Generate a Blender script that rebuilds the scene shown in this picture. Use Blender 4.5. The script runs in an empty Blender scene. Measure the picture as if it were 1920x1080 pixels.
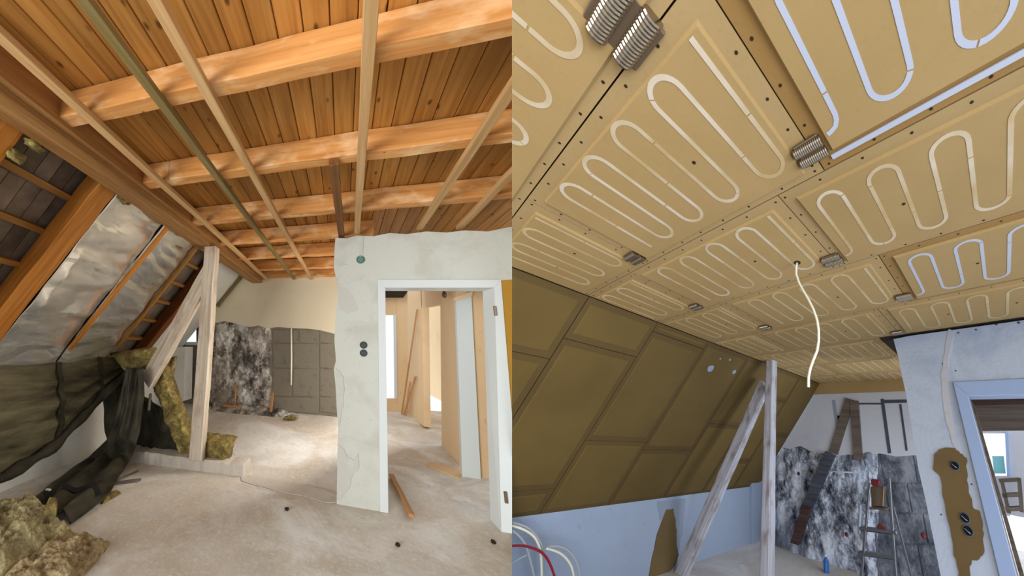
import bpy, bmesh, math, random
from mathutils import Vector, Matrix, noise

random.seed(7)
SC = bpy.context.scene
COL = SC.collection

# ------------------------------------------------------------------ camera, sky, lamps, exposure
CAM = Vector((0.0, 0.0, 1.4461))
RIGHT = Vector((0.999531, -0.006226, 0.029982))
UP = Vector((-0.030621, -0.20322, 0.978654))
FWD = Vector((0.0, 0.979113, 0.203316))
cd = bpy.data.cameras.new('camera'); cam = bpy.data.objects.new('camera', cd); COL.objects.link(cam)
cd.sensor_width = 36.0; cd.lens = 36.0 * 600 / 1920; cd.clip_start = 0.02
cam.matrix_world = Matrix(((RIGHT.x, UP.x, -FWD.x, CAM.x), (RIGHT.y, UP.y, -FWD.y, CAM.y),
                           (RIGHT.z, UP.z, -FWD.z, CAM.z), (0, 0, 0, 1)))
SC.camera = cam

W = bpy.data.worlds.new('daylight'); SC.world = W; W.use_nodes = True
bg = W.node_tree.nodes['Background']; bg.inputs[0].default_value = (0.93, 0.97, 1.0, 1); bg.inputs[1].default_value = 1.0

def area(name, loc, target, size, energy, color):
    l = bpy.data.lights.new(name, 'AREA'); l.shape = 'RECTANGLE'; l.size, l.size_y = size; l.energy = energy; l.color = color
    o = bpy.data.objects.new(name, l); COL.objects.link(o); o.location = loc
    o.rotation_euler = (Vector(target) - Vector(loc)).to_track_quat('-Z', 'Y').to_euler(); return o
area('daylight_window_behind_first_room', (-1.6, -2.6, 1.3), (-1.5, 3, 1.6), (2.4, 1.6), 115, (1.0, 0.97, 0.93))  # added soft fill behind the camera; no window stands there
area('daylight_side_window_of_rear_room', (-1.97, 4.58, 1.5), (-5.0, 5.9, 1.1), (1.6, 1.6), 30, (1.0, 0.96, 0.9))  # added lamp out of view, brightens the rear of the first room
area('daylight_side_window_of_second_rear_room', (4.69, 3.44, 0.40), (5.0, 5.35, -0.3), (1.2, 1.2), 14, (0.82, 0.9, 1.0))  # added lamp hidden behind the door wall, lifts the second rear room
area('daylight_window_behind_second_room', (1.7, -2.4, 0.9), (2.6, 3, 1.0), (2.0, 1.6), 52, (0.72, 0.84, 1.0))  # added bluish fill behind the camera, cools the second room

SC.cycles.max_bounces = 7; SC.cycles.diffuse_bounces = 4; SC.cycles.glossy_bounces = 3; SC.cycles.transmission_bounces = 4
VS = SC.view_settings
VS.view_transform = 'Standard'; VS.look = 'None'; VS.exposure = 0.42; VS.gamma = 1.0; VS.use_curve_mapping = False

# ------------------------------------------------------------------ room frames (right-angled attic rooms, sheared about the camera so both fit one view)
class Frame:
    """a = across, b = into the room, c = up; metres along the room's own directions"""
    def __init__(s, A, B, C, h, side):
        s.A, s.B, s.C, s.h, s.side = Vector(A), Vector(B), Vector(C), h, side
        s.inv = Matrix((s.A, s.B, s.C)).transposed().inverted()
    def w(s, p): return CAM + s.A * p[0] + s.B * p[1] + s.C * (p[2] - s.h)
    def ray(s, x, y): return s.inv @ (RIGHT * ((x - 960) / 600) - UP * ((y - 540) / 600) + FWD)
    def on(s, x, y, ax, val):
        r = s.ray(x, y); o = Vector((0, 0, s.h)); return o + r * ((val - o[ax]) / r[ax])
    def onp(s, x, y, n, d):
        r = s.ray(x, y); o = Vector((0, 0, s.h)); n = Vector(n); return o + r * ((d - n.dot(o)) / n.dot(r))
L = Frame((1.189863, -0.291734, 0.0), (-0.517493, 1.018593, 0.0), (-0.15756, 0.000849, 0.997318), 1.45, -1)
R = Frame((0.280079, -0.67762, 0.118493), (1.24857, 0.862721, -0.20566), (0.428726, 0.347825, 0.989931), 1.56, 1)  # sheared likewise, which also tilts its floor and ceiling off level

# ------------------------------------------------------------------ mesh helper
def rv(s=1.0): return Vector((random.uniform(-s, s), random.uniform(-s, s), random.uniform(-s, s)))

class MB:
    def __init__(s): s.v = []; s.f = []; s.t = []
    def add(s, vs, fs, ts=None):
        k = len(s.v); s.v += [Vector(v) for v in vs]; s.t += [Vector(t) for t in (ts or vs)]
        s.f += [tuple(i + k for i in f) for f in fs]; return s
    def box(s, a0, a1, b0, b1, c0, c1, ts=None):
        vs = [(a, b, c) for c in (c0, c1) for b in (b0, b1) for a in (a0, a1)]
        return s.add(vs, [(0, 2, 3, 1), (4, 5, 7, 6), (0, 1, 5, 4), (2, 6, 7, 3), (0, 4, 6, 2), (1, 3, 7, 5)], ts)
    def beam(s, p, q, w, h, n=1, jit=0.0):
        """prism from p to q, p and q on one corner edge, w and h the section; texture runs along it"""
        p, q, w, h = Vector(p), Vector(q), Vector(w), Vector(h); off = rv(20); ln = (q - p).length
        vs, ts, fs = [], [], []
        for i in range(n + 1):
            t = i / n; c = p.lerp(q, t)
            j = rv(jit) if 0 < i < n else Vector()
            for (u, v) in ((0, 0), (1, 0), (1, 1), (0, 1)):
                vs.append(c + w * u + h * v + j + rv(jit * .5)); ts.append(off + Vector((t * ln, u * w.length, v * h.length)))
        for i in range(n):
            k = i * 4
            for e in range(4): fs.append((k + e, k + (e + 1) % 4, k + 4 + (e + 1) % 4, k + 4 + e))
        fs.append((3, 2, 1, 0)); k = n * 4; fs.append((k, k + 1, k + 2, k + 3))
        return s.add(vs, fs, ts)
    def prism(s, poly, vec, ts=None):
        poly = [Vector(p) for p in poly]; vec = Vector(vec); n = len(poly)
        vs = poly + [p + vec for p in poly]
        fs = [tuple(range(n))[::-1], tuple(range(n, 2 * n))] + [(i, (i + 1) % n, n + (i + 1) % n, n + i) for i in range(n)]
        return s.add(vs, fs, ts)
    def tube(s, pts, r, n=8, caps=True):
        pts = [Vector(p) for p in pts]; m = len(pts); rs = r if isinstance(r, (list, tuple)) else [r] * m
        vs, fs = [], []; up = Vector((0.13, 0.31, 0.94))
        for i, p in enumerate(pts):
            d = (pts[min(i + 1, m - 1)] - pts[max(i - 1, 0)]).normalized()
            x = d.cross(up)
            if x.length < 1e-3: x = d.cross(Vector((1, 0, 0)))
            x.normalize(); y = d.cross(x)
            up = -y if y.dot(up) < 0 else y
            for k in range(n):
                a = 2 * math.pi * k / n; vs.append(p + x * (math.cos(a) * rs[i]) + y * (math.sin(a) * rs[i]))
        for i in range(m - 1):
            for k in range(n): fs.append((i * n + k, i * n + (k + 1) % n, (i + 1) * n + (k + 1) % n, (i + 1) * n + k))
        if caps: fs += [tuple(range(n))[::-1], tuple(range((m - 1) * n, m * n))]
        return s.add(vs, fs)
    def strip(s, pts, wdt, nrm, th):
        """flat band along a polyline"""
        pts = [Vector(p) for p in pts]; m = len(pts); nrm = Vector(nrm).normalized(); vs, fs = [], []
        for i, p in enumerate(pts):
            d = (pts[min(i + 1, m - 1)] - pts[max(i - 1, 0)]).normalized(); x = d.cross(nrm).normalized() * (wdt / 2)
            vs += [p - x, p + x, p + x + nrm * th, p - x + nrm * th]
        for i in range(m - 1):
            for e in range(4): fs.append((i * 4 + e, i * 4 + (e + 1) % 4, i * 4 + 4 + (e + 1) % 4, i * 4 + 4 + e))
        fs += [(3, 2, 1, 0), tuple(range(m * 4 - 4, m * 4))]
        return s.add(vs, fs)
    def sheet(s, fn, nu, nv, back):
        """closed slab: front surface fn(u, v), back surface = front + back(u, v)"""
        F = [Vector(fn(i / nu, j / nv)) for j in range(nv + 1) for i in range(nu + 1)]
        Bk = [F[j * (nu + 1) + i] + Vector(back(i / nu, j / nv) if callable(back) else back) for j in range(nv + 1) for i in range(nu + 1)]
        n = len(F); q = lambda i, j: j * (nu + 1) + i; fs = []
        for j in range(nv):
            for i in range(nu):
                fs.append((q(i, j), q(i + 1, j), q(i + 1, j + 1), q(i, j + 1)))
                fs.append((n + q(i, j + 1), n + q(i + 1, j + 1), n + q(i + 1, j), n + q(i, j)))
        for i in range(nu):
            fs.append((q(i + 1, 0), q(i, 0), n + q(i, 0), n + q(i + 1, 0))); fs.append((q(i, nv), q(i + 1, nv), n + q(i + 1, nv), n + q(i, nv)))
        for j in range(nv):
            fs.append((q(0, j), q(0, j + 1), n + q(0, j + 1), n + q(0, j))); fs.append((q(nu, j + 1), q(nu, j), n + q(nu, j), n + q(nu, j + 1)))
        return s.add(F + Bk, fs)
    def lathe(s, base, prof, n=14, axis=(0, 0, 1)):
        base = Vector(base); ax = Vector(axis).normalized(); x = ax.orthogonal().normalized(); y = ax.cross(x); vs, fs = [], []
        for r, z in prof:
            for k in range(n):
                a = 2 * math.pi * k / n; vs.append(base + ax * z + x * (r * math.cos(a)) + y * (r * math.sin(a)))
        m = len(prof)
        for i in range(m - 1):
            for k in range(n): fs.append((i * n + k, i * n + (k + 1) % n, (i + 1) * n + (k + 1) % n, (i + 1) * n + k))
        fs += [tuple(range(n))[::-1], tuple(range((m - 1) * n, m * n))]
        return s.add(vs, fs)
    def build(s, name, fr, mat, parent=None, smooth=False, bevel=0.0):
        bm = bmesh.new(); lay = bm.verts.layers.float_vector.new('rc'); bv = []
        for v, t in zip(s.v, s.t):
            x = bm.verts.new(fr.w(v)); x[lay] = t; bv.append(x)
        for f in s.f:
            try: bm.faces.new([bv[i] for i in f])
            except ValueError: pass
        bmesh.ops.recalc_face_normals(bm, faces=bm.faces[:])
        if bevel:
            es = [e for e in bm.edges if len(e.link_faces) == 2 and e.calc_face_angle(0) > 0.6]
            bmesh.ops.bevel(bm, geom=es, offset=bevel, segments=1, affect='EDGES', clamp_overlap=True)
        ds = [(v.co - CAM).dot(RIGHT) * fr.side for v in bm.verts]
        if min(ds) < 0.00002:            # the two rooms meet in one plane
            g = bm.verts[:] + bm.edges[:] + bm.faces[:]
            r = bmesh.ops.bisect_plane(bm, geom=g, plane_co=CAM + RIGHT * (0.00002 * fr.side), plane_no=RIGHT * fr.side, clear_inner=True)
            ce = [e for e in r['geom_cut'] if isinstance(e, bmesh.types.BMEdge)]
            if ce: bmesh.ops.holes_fill(bm, edges=ce)
        if not bm.verts: bm.free(); return None
        lo = Vector((min(v.co.x for v in bm.verts), min(v.co.y for v in bm.verts), min(v.co.z for v in bm.verts)))
        hi = Vector((max(v.co.x for v in bm.verts), max(v.co.y for v in bm.verts), max(v.co.z for v in bm.verts)))
        org = Vector(((lo.x + hi.x) / 2, (lo.y + hi.y) / 2, lo.z))
        for v in bm.verts: v.co -= org
        for f in bm.faces: f.smooth = smooth
        me = bpy.data.meshes.new(name); bm.to_mesh(me); bm.free()
        me.materials.append(mat)
        o = bpy.data.objects.new(name, me); COL.objects.link(o)
        if parent is not None:
            o.parent = parent; o.location = org - worldloc(parent)
        else: o.location = org
        return o

def worldloc(o):
    p = Vector(o.location)
    while o.parent: o = o.parent; p += o.location
    return p
def tag(o, label, cat, group=None, kind=None):
    o['label'] = label; o['category'] = cat
    if group: o['group'] = group
    if kind: o['kind'] = kind
    return o
def thing(name, fr, p, label, cat, group=None, kind=None):
    o = bpy.data.objects.new(name, None); o.empty_display_size = 0.05; COL.objects.link(o); o.location = fr.w(p)
    return tag(o, label, cat, group, kind)
def px(fr, pts, ax, val): return [fr.on(x, y, ax, val) for x, y in pts]
def nz(p, s): return noise.noise(Vector(p) * s)
def fbm(p, s, o=4): return noise.fractal(Vector(p) * s, 1.0, 2.0, o)
AX = (Vector((1, 0, 0)), Vector((0, 1, 0)), Vector((0, 0, 1)))

# ------------------------------------------------------------------ materials
class N:
    def __init__(s, name):
        s.m = bpy.data.materials.new(name); s.m.use_nodes = True; s.t = s.m.node_tree
        s.b = s.t.nodes['Principled BSDF']; s.b.inputs['Specular IOR Level'].default_value = 0.25
        a = s.t.nodes.new('ShaderNodeAttribute'); a.attribute_name = 'rc'; s.rc = a.outputs['Vector']
    def new(s, k): return s.t.nodes.new(k)
    def put(s, i, v):
        if hasattr(v, 'node'): s.t.links.new(v, i)
        else:
            if isinstance(v, tuple) and len(v) == 3 and i.type == 'RGBA': v = v + (1,)
            i.default_value = v
    def map(s, scale=(1, 1, 1), loc=(0, 0, 0), vec=None, rot=(0, 0, 0)):
        n = s.new('ShaderNodeMapping'); s.put(n.inputs['Vector'], vec or s.rc); n.inputs['Scale'].default_value = scale
        n.inputs['Location'].default_value = loc; n.inputs['Rotation'].default_value = rot; return n.outputs[0]
    def noise(s, vec=None, scale=5, detail=4, rough=0.55, dist=0.0):
        n = s.new('ShaderNodeTexNoise'); s.put(n.inputs['Vector'], vec or s.rc)
        for k, v in (('Scale', scale), ('Detail', detail), ('Roughness', rough), ('Distortion', dist)): n.inputs[k].default_value = v
        return n.outputs['Fac']
    def vor(s, vec=None, scale=5, feat='F1'):
        n = s.new('ShaderNodeTexVoronoi'); n.feature = feat; s.put(n.inputs['Vector'], vec or s.rc); n.inputs['Scale'].default_value = scale
        return n.outputs['Distance']
    def ramp(s, fac, stops, interp='LINEAR'):
        n = s.new('ShaderNodeValToRGB'); r = n.color_ramp; r.interpolation = interp
        while len(r.elements) < len(stops): r.elements.new(0.5)
        for e, (p, c) in zip(r.elements, stops): e.position = p; e.color = (c, c, c, 1) if isinstance(c, (int, float)) else tuple(c) + (1,)
        s.put(n.inputs[0], fac); return n.outputs[0]
    def mix(s, fac, a, b, mode='MIX'):
        n = s.new('ShaderNodeMix'); n.data_type = 'RGBA'; n.blend_type = mode
        s.put(n.inputs[0], fac); s.put(n.inputs[6], a); s.put(n.inputs[7], b); return n.outputs[2]
    def math(s, op, a, b=0.0):
        n = s.new('ShaderNodeMath'); n.operation = op; s.put(n.inputs[0], a); s.put(n.inputs[1], b); return n.outputs[0]
    def rand(s): return s.new('ShaderNodeObjectInfo').outputs['Random']
    def tint(s, col, lo, hi):
        v = s.math('MULTIPLY_ADD', s.rand(), hi - lo); v.node.inputs[2].default_value = lo
        h = s.new('ShaderNodeHueSaturation'); s.put(h.inputs['Color'], col); s.put(h.inputs['Value'], v); return h.outputs[0]
    def bump(s, h, st=0.3, d=0.01):
        n = s.new('ShaderNodeBump'); n.inputs['Strength'].default_value = st; n.inputs['Distance'].default_value = d
        s.put(n.inputs['Height'], h); s.t.links.new(n.outputs[0], s.b.inputs['Normal'])
    def done(s, col, rough=0.7, metal=0.0):
        s.put(s.b.inputs['Base Color'], col); s.put(s.b.inputs['Roughness'], rough); s.b.inputs['Metallic'].default_value = metal; return s.m

def srgb(r, g, b):
    f = lambda u: (u / 255 / 12.92) if u / 255 <= 0.04045 else ((u / 255 + 0.055) / 1.055) ** 2.4
    return (f(r), f(g), f(b))

def wood(name, dark, mid, light, knots=0.0, var=(0.85, 1.12), blotch=None, rough=0.6):
    n = N(name)
    g = n.noise(n.map((1.4, 26, 26)), 1.0, 5, 0.6, 0.4)
    big = n.noise(n.map((1.2, 5, 5)), 1.0, 2, 0.5)
    c = n.ramp(g, [(0.3, dark), (0.5, mid), (0.72, light)])
    c = n.mix(n.math('MULTIPLY', big, 0.55), c, mid)
    if blotch: c = n.mix(n.ramp(n.noise(n.map((3, 6, 6), (3, 1, 2)), 1.2, 3, 0.6), [(0.5, 0.0), (0.68, 0.75)]), c, blotch)
    if knots:
        v = n.vor(n.map((4.6, 9.0, 0.001)), 1.0)
        c = n.mix(n.ramp(v, [(0.0, 0.92), (0.05 * knots, 0.85), (0.11 * knots, 0.0)]), c, tuple(x * 0.28 for x in dark))
    c = n.tint(c, *var); n.bump(g, 0.15, 0.004)
    return n.done(c, rough)

M = {}
M['plank'] = wood('pine_board', srgb(138, 88, 36), srgb(178, 122, 56), srgb(200, 148, 80), 1.3, (0.7, 1.16))
M['joist'] = wood('orange_joist_timber', srgb(174, 110, 52), srgb(206, 144, 80), srgb(222, 168, 108), 0.6, (0.92, 1.04), srgb(238, 200, 152))  # the pale blotches paint highlights into the joist colour
M['batten'] = wood('pale_batten_timber', srgb(164, 124, 76), srgb(192, 152, 102), srgb(210, 176, 128), 0.4, (0.92, 1.06))
M['green_batten'] = wood('green_treated_timber', srgb(104, 86, 50), srgb(128, 110, 66), srgb(146, 132, 90), 0.0, (0.95, 1.05))
M['dark_batten'] = wood('dark_brown_timber', srgb(84, 52, 24), srgb(116, 76, 38), srgb(140, 96, 54), 0.0, (0.9, 1.0))
M['purlin'] = wood('brown_purlin_timber', srgb(120, 80, 42), srgb(152, 108, 60), srgb(180, 140, 92), 0.3, (0.9, 1.05))
M['rafter'] = wood('orange_rafter_timber', srgb(140, 84, 28), srgb(180, 114, 44), srgb(204, 142, 68), 0.4, (0.85, 1.05))
M['dark_rafter'] = wood('dark_red_brown_rafter_timber', srgb(76, 40, 18), srgb(112, 62, 26), srgb(140, 82, 38), 0.3, (0.85, 1.05))
M['lath'] = wood('lath_timber', srgb(124, 82, 34), srgb(152, 106, 50), srgb(176, 130, 70), 0.0, (0.8, 1.1))
M['limed'] = wood('limewashed_timber', srgb(168, 146, 122), srgb(206, 192, 172), srgb(226, 216, 200), 0.5, (0.95, 1.04), srgb(176, 150, 130))
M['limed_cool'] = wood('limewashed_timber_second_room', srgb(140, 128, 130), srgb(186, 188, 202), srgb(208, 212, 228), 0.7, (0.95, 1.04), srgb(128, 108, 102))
M['stick'] = wood('orange_stick_timber', srgb(156, 104, 62), srgb(190, 140, 92), srgb(208, 164, 118), 0.0, (0.9, 1.1))
M['sooty_timber'] = wood('sooty_blue_grey_timber', srgb(48, 50, 60), srgb(74, 78, 90), srgb(104, 108, 120), 0.3, (0.9, 1.05))
M['rust_timber'] = wood('charred_red_brown_timber', srgb(48, 38, 36), srgb(74, 56, 52), srgb(98, 76, 70), 0.3, (0.9, 1.05))
M['grey_timber'] = wood('weathered_grey_brown_timber', srgb(78, 68, 62), srgb(106, 94, 86), srgb(126, 116, 108), 0.4, (0.85, 1.05))

def plaster(name, base, stain, grime, sc=3.0, rough=0.85, bump=0.25, th=(0.55, 0.72)):
    n = N(name)
    c = n.mix(n.ramp(n.noise(None, sc, 5, 0.6, 0.5), [(th[0], 0.0), (th[1], 0.8)]), base, stain)
    c = n.mix(n.ramp(n.noise(None, sc * 9, 3, 0.6), [(0.62, 0.0), (0.75, 0.5)]), c, grime)
    n.bump(n.noise(None, 40, 4, 0.6), bump, 0.006); return n.done(c, rough)
M['wall_pale'] = plaster('pale_grey_green_plaster', srgb(198, 200, 190), srgb(184, 184, 171), srgb(166, 164, 150), 2.6, th=(0.5, 0.66))
M['patch_grey'] = plaster('grey_repair_plaster', srgb(192, 192, 182), srgb(202, 202, 194), srgb(172, 172, 164), 9)
M['plaster_beige'] = plaster('beige_plaster', srgb(222, 210, 182), srgb(212, 200, 170), srgb(200, 188, 160), 1.6)
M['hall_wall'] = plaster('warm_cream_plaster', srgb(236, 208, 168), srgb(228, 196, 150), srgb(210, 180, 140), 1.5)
M['hall_shade'] = plaster('tan_plaster', srgb(220, 188, 146), srgb(208, 172, 128), srgb(190, 154, 112), 1.5)  # deeper tan tone than the cream hall plaster
M['wall_cool'] = plaster('white_plaster_second_room', srgb(156, 171, 196), srgb(148, 163, 190), srgb(134, 148, 172), 2.0)  # white plaster; the bluish daylight cast is tinted into its colour
M['wall_cool_bright'] = plaster('bright_white_plaster_door_wall', srgb(188, 200, 221), srgb(168, 182, 208), srgb(150, 162, 186), 2.4, bump=0.4, th=(0.5, 0.62))  # lighter copy of it: stronger light and blue cast put into the colour
M['wall_lavender'] = plaster('lavender_white_plaster', srgb(196, 198, 208), srgb(184, 186, 200), srgb(170, 172, 186), 2.0)  # also white plaster, a faint cool light cast mixed into the colour
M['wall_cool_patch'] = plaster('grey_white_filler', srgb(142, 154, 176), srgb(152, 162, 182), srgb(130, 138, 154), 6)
M['white_plaster'] = plaster('whitewashed_plaster', srgb(226, 224, 216), srgb(206, 202, 190), srgb(180, 174, 160), 2.5)
M['kerb'] = plaster('rough_pale_concrete', srgb(204, 196, 184), srgb(186, 176, 162), srgb(160, 150, 138), 8, bump=0.6)
M['concrete_block'] = plaster('grey_concrete_block', srgb(132, 124, 108), srgb(106, 98, 84), srgb(164, 156, 140), 9, bump=0.8)
M['mortar'] = plaster('grey_mortar', srgb(176, 168, 152), srgb(156, 148, 132), srgb(132, 124, 108), 8, bump=0.6)

def flat(name, col, rough=0.5, metal=0.0):
    n = N(name); return n.done(n.tint(n.mix(0.0, col, col), 0.97, 1.03), rough, metal)
M['lacquer'] = flat('white_door_lacquer', srgb(210, 216, 214), 0.35)
M['lacquer_cool'] = flat('white_frame_lacquer', srgb(160, 182, 222), 0.35)  # white lacquer with the cool daylight cast painted into it
M['dark_plastic'] = flat('dark_grey_plastic', srgb(72, 78, 78), 0.5)
M['black'] = flat('black_plastic', srgb(24, 24, 26), 0.5)
M['green_plastic'] = flat('teal_plastic', srgb(96, 132, 118), 0.5)
M['steel'] = flat('zinc_steel', srgb(158, 146, 130), 0.33, 1.0)
M['dark_steel'] = flat('dull_brown_steel', srgb(120, 104, 86), 0.45, 0.7)
M['alu'] = flat('aluminium', srgb(130, 134, 142), 0.4, 0.8)
M['ochre'] = plaster('ochre_yellow_render', srgb(176, 132, 48), srgb(160, 118, 38), srgb(146, 104, 32), 4)
M['cable_white'] = flat('white_cable_sheath', srgb(226, 224, 206), 0.45)
M['cable_grey'] = flat('grey_cable_sheath', srgb(164, 172, 180), 0.45)
M['cable_red'] = flat('red_cable_sheath', srgb(150, 32, 50), 0.45)
M['blue'] = flat('blue_plastic', srgb(52, 108, 190), 0.3)
M['blue_dull'] = flat('dull_blue_sheet', srgb(84, 104, 132), 0.6)
M['red'] = flat('red_plastic', srgb(104, 40, 42), 0.5)
M['dark_gap'] = flat('dark_cavity_felt', srgb(46, 34, 20), 0.9)
M['groove'] = flat('dark_grey_groove', srgb(70, 76, 88), 0.9)
M['teal_glass'] = flat('teal_pane', srgb(140, 206, 214), 0.2)

def floor_mat(name, base, warm, pale, grey):
    n = N(name)
    c = n.mix(n.ramp(n.noise(None, 1.3, 6, 0.62, 0.6), [(0.38, 0.0), (0.62, 1.0)]), base, warm)
    c = n.mix(n.ramp(n.noise(n.map(loc=(4, 7, 0)), 1.1, 6, 0.65, 0.8), [(0.48, 0.0), (0.64, 0.85)]), c, pale)
    c = n.mix(n.ramp(n.noise(n.map(loc=(1, 3, 0)), 2.2, 6, 0.65, 0.5), [(0.55, 0.0), (0.7, 0.6)]), c, grey)
    c = n.mix(n.ramp(n.noise(None, 26, 6, 0.75), [(0.52, 0.0), (0.7, 0.7)]), c, pale)
    c = n.mix(n.ramp(n.noise(n.map(loc=(9, 2, 0)), 11, 6, 0.75), [(0.55, 0.0), (0.7, 0.6)]), c, tuple(x * 0.86 for x in warm))
    n.bump(n.noise(None, 30, 5, 0.65), 0.35, 0.008); return n.done(c, 0.85)
M['screed'] = floor_mat('dusty_screed', srgb(212, 206, 195), srgb(198, 184, 166), srgb(234, 232, 227), srgb(190, 189, 185))
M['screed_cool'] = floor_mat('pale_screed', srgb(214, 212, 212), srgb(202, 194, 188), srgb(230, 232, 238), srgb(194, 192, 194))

def rubble(name, cols, warm):
    n = N(name)
    c = n.ramp(n.noise(n.map((1, 1, 0.7)), 6.0, 10, 0.8, 0.15), [(0.36, cols[0]), (0.44, cols[1]), (0.49, cols[2]), (0.54, cols[3]), (0.62, cols[4])])
    c = n.mix(n.ramp(n.noise(n.map((1, 1, 0.6), (3, 8, 2)), 1.9, 4, 0.6), [(0.52, 0.0), (0.64, 0.8)]), c, cols[0])
    c = n.mix(n.ramp(n.noise(n.map((1, 1, 0.6), (7, 2, 5)), 2.3, 5, 0.6), [(0.56, 0.0), (0.66, 0.85)]), c, cols[4])
    c = n.mix(n.ramp(n.noise(n.map(loc=(5, 1, 9)), 1.6, 3, 0.5), [(0.5, 0.0), (0.66, 0.6)]), c, warm)
    n.bump(n.noise(None, 22, 6, 0.7), 0.7, 0.02); return n.done(c, 0.9)
M['rubble'] = rubble('sooty_rubble_masonry', [srgb(40, 38, 38), srgb(92, 86, 80), srgb(150, 140, 130), srgb(204, 196, 186), srgb(236, 234, 230)], srgb(172, 160, 144))
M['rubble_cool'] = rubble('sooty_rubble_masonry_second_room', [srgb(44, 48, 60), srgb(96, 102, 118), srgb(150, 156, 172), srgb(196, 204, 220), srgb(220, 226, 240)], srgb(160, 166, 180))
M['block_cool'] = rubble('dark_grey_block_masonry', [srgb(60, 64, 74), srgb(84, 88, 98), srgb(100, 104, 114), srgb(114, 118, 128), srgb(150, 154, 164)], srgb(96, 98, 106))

def tan(name, base, alt, fleck, var):
    n = N(name)
    c = n.mix(n.ramp(n.noise(None, 1.4, 4, 0.6), [(0.4, 0.0), (0.66, 0.8)]), base, alt)
    c = n.mix(n.ramp(n.noise(None, 60, 3, 0.7), [(0.55, 0.0), (0.75, 0.35)]), c, fleck)
    n.bump(n.noise(None, 90, 3, 0.6), 0.15, 0.003); return n.done(n.tint(c, *var), 0.75)
M['board'] = tan('tan_heating_board', srgb(168, 141, 95), srgb(158, 131, 85), srgb(149, 122, 77), (0.95, 1.04))
M['board_edge'] = tan('tan_board_rebate', srgb(168, 142, 99), srgb(158, 133, 91), srgb(140, 114, 75), (0.95, 1.03))
M['board_brown'] = tan('brown_bare_rebate', srgb(146, 114, 66), srgb(138, 106, 58), srgb(122, 92, 48), (0.95, 1.03))
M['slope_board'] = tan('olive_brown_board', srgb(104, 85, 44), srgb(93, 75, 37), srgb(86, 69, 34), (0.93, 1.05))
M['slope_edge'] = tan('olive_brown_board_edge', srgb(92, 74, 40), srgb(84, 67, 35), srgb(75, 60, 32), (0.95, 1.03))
M['clay'] = tan('brown_clay_plaster', srgb(116, 97, 64), srgb(102, 84, 54), srgb(90, 74, 48), (0.97, 1.03))
M['pipe_white'] = flat('white_heating_pipe', srgb(178, 184, 202), 0.4)
def pipe(name, col, cover, lo, hi):
    n = N(name); return n.done(n.mix(n.ramp(n.noise(None, 3.2, 3, 0.6), [(lo, 0.0), (hi, 1.0)]), col, cover), 0.6)
M['pipe_mid'] = pipe('skimmed_heating_pipe', srgb(202, 190, 172), srgb(180, 156, 112), 0.38, 0.62)
M['pipe_faint'] = pipe('thinly_covered_heating_pipe', srgb(196, 180, 146), srgb(178, 155, 110), 0.4, 0.66)

n = N('aluminium_foil')
wr = n.noise(n.map((0.7, 0.9, 2.6)), 2.0, 2, 0.45, 0.5); n.bump(wr, 0.45, 0.07)
M['foil'] = n.done(n.ramp(n.noise(None, 2.0, 3), [(0.3, srgb(226, 226, 220)), (0.7, srgb(244, 242, 234))]), n.ramp(n.noise(None, 5, 2), [(0.3, 0.18), (0.7, 0.3)]), 0.78)
n = N('black_green_membrane')
c = n.ramp(n.noise(n.map((1.5, 1.5, 9)), 1.0, 5, 0.65), [(0.32, srgb(44, 40, 28)), (0.5, srgb(82, 76, 56)), (0.72, srgb(116, 108, 82))])
n.bump(n.noise(None, 70, 3), 0.3, 0.004); M['membrane'] = n.done(c, 0.6)
n = N('black_folded_membrane')
c = n.ramp(n.noise(n.map((6, 2, 3)), 1.2, 4, 0.6), [(0.3, srgb(30, 28, 22)), (0.55, srgb(60, 56, 44)), (0.78, srgb(90, 84, 66))])
M['membrane_dark'] = n.done(c, 0.6)

def wool(name, cols):
    n = N(name)
    c = n.ramp(n.noise(None, 9, 9, 0.8, 0.3), [(0.28, cols[0]), (0.45, cols[1]), (0.57, cols[2]), (0.67, cols[3])])
    n.bump(n.noise(None, 55, 5, 0.7), 0.8, 0.02); return n.done(c, 0.95)
M['wool'] = wool('yellow_mineral_wool', [srgb(70, 56, 32), srgb(118, 102, 60), srgb(160, 142, 82), srgb(226, 206, 128)])
M['wool_pale'] = wool('grey_green_mineral_wool', [srgb(86, 76, 50), srgb(150, 138, 100), srgb(196, 184, 138), srgb(236, 222, 170)])
M['wool_brown'] = wool('brown_dusty_mineral_wool', [srgb(92, 72, 46), srgb(148, 126, 90), srgb(188, 168, 126), srgb(222, 206, 170)])
n = N('dark_roof_tile')
c = n.ramp(n.noise(n.map((1, 1, 1)), 4, 4, 0.6), [(0.3, srgb(84, 70, 56)), (0.55, srgb(114, 98, 82)), (0.75, srgb(138, 118, 100))])
M['tile'] = n.done(n.tint(c, 0.75, 1.15), 0.85)

# ================================================================== FIRST ROOM: stripped attic
RAMP = 0.165
def floor_c(a, b):
    t = max(0.0, b - 3.6) * RAMP * min(1.0, max(0.0, (0.25 - a) / 0.3))
    return t
def ramp(x, y): return L.onp(x, y, (0, -RAMP, 1), -RAMP * 3.6)      # point on the rising rear floor
K = 1.25                                                              # roof pitch
def roof_c(a, off=0.0): return 2.75 + K * (a + 1.85) + off
def onroof(x, y, off=0.0): return L.onp(x, y, (-K, 0, 1), 2.75 + K * 1.85 + off)

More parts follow.
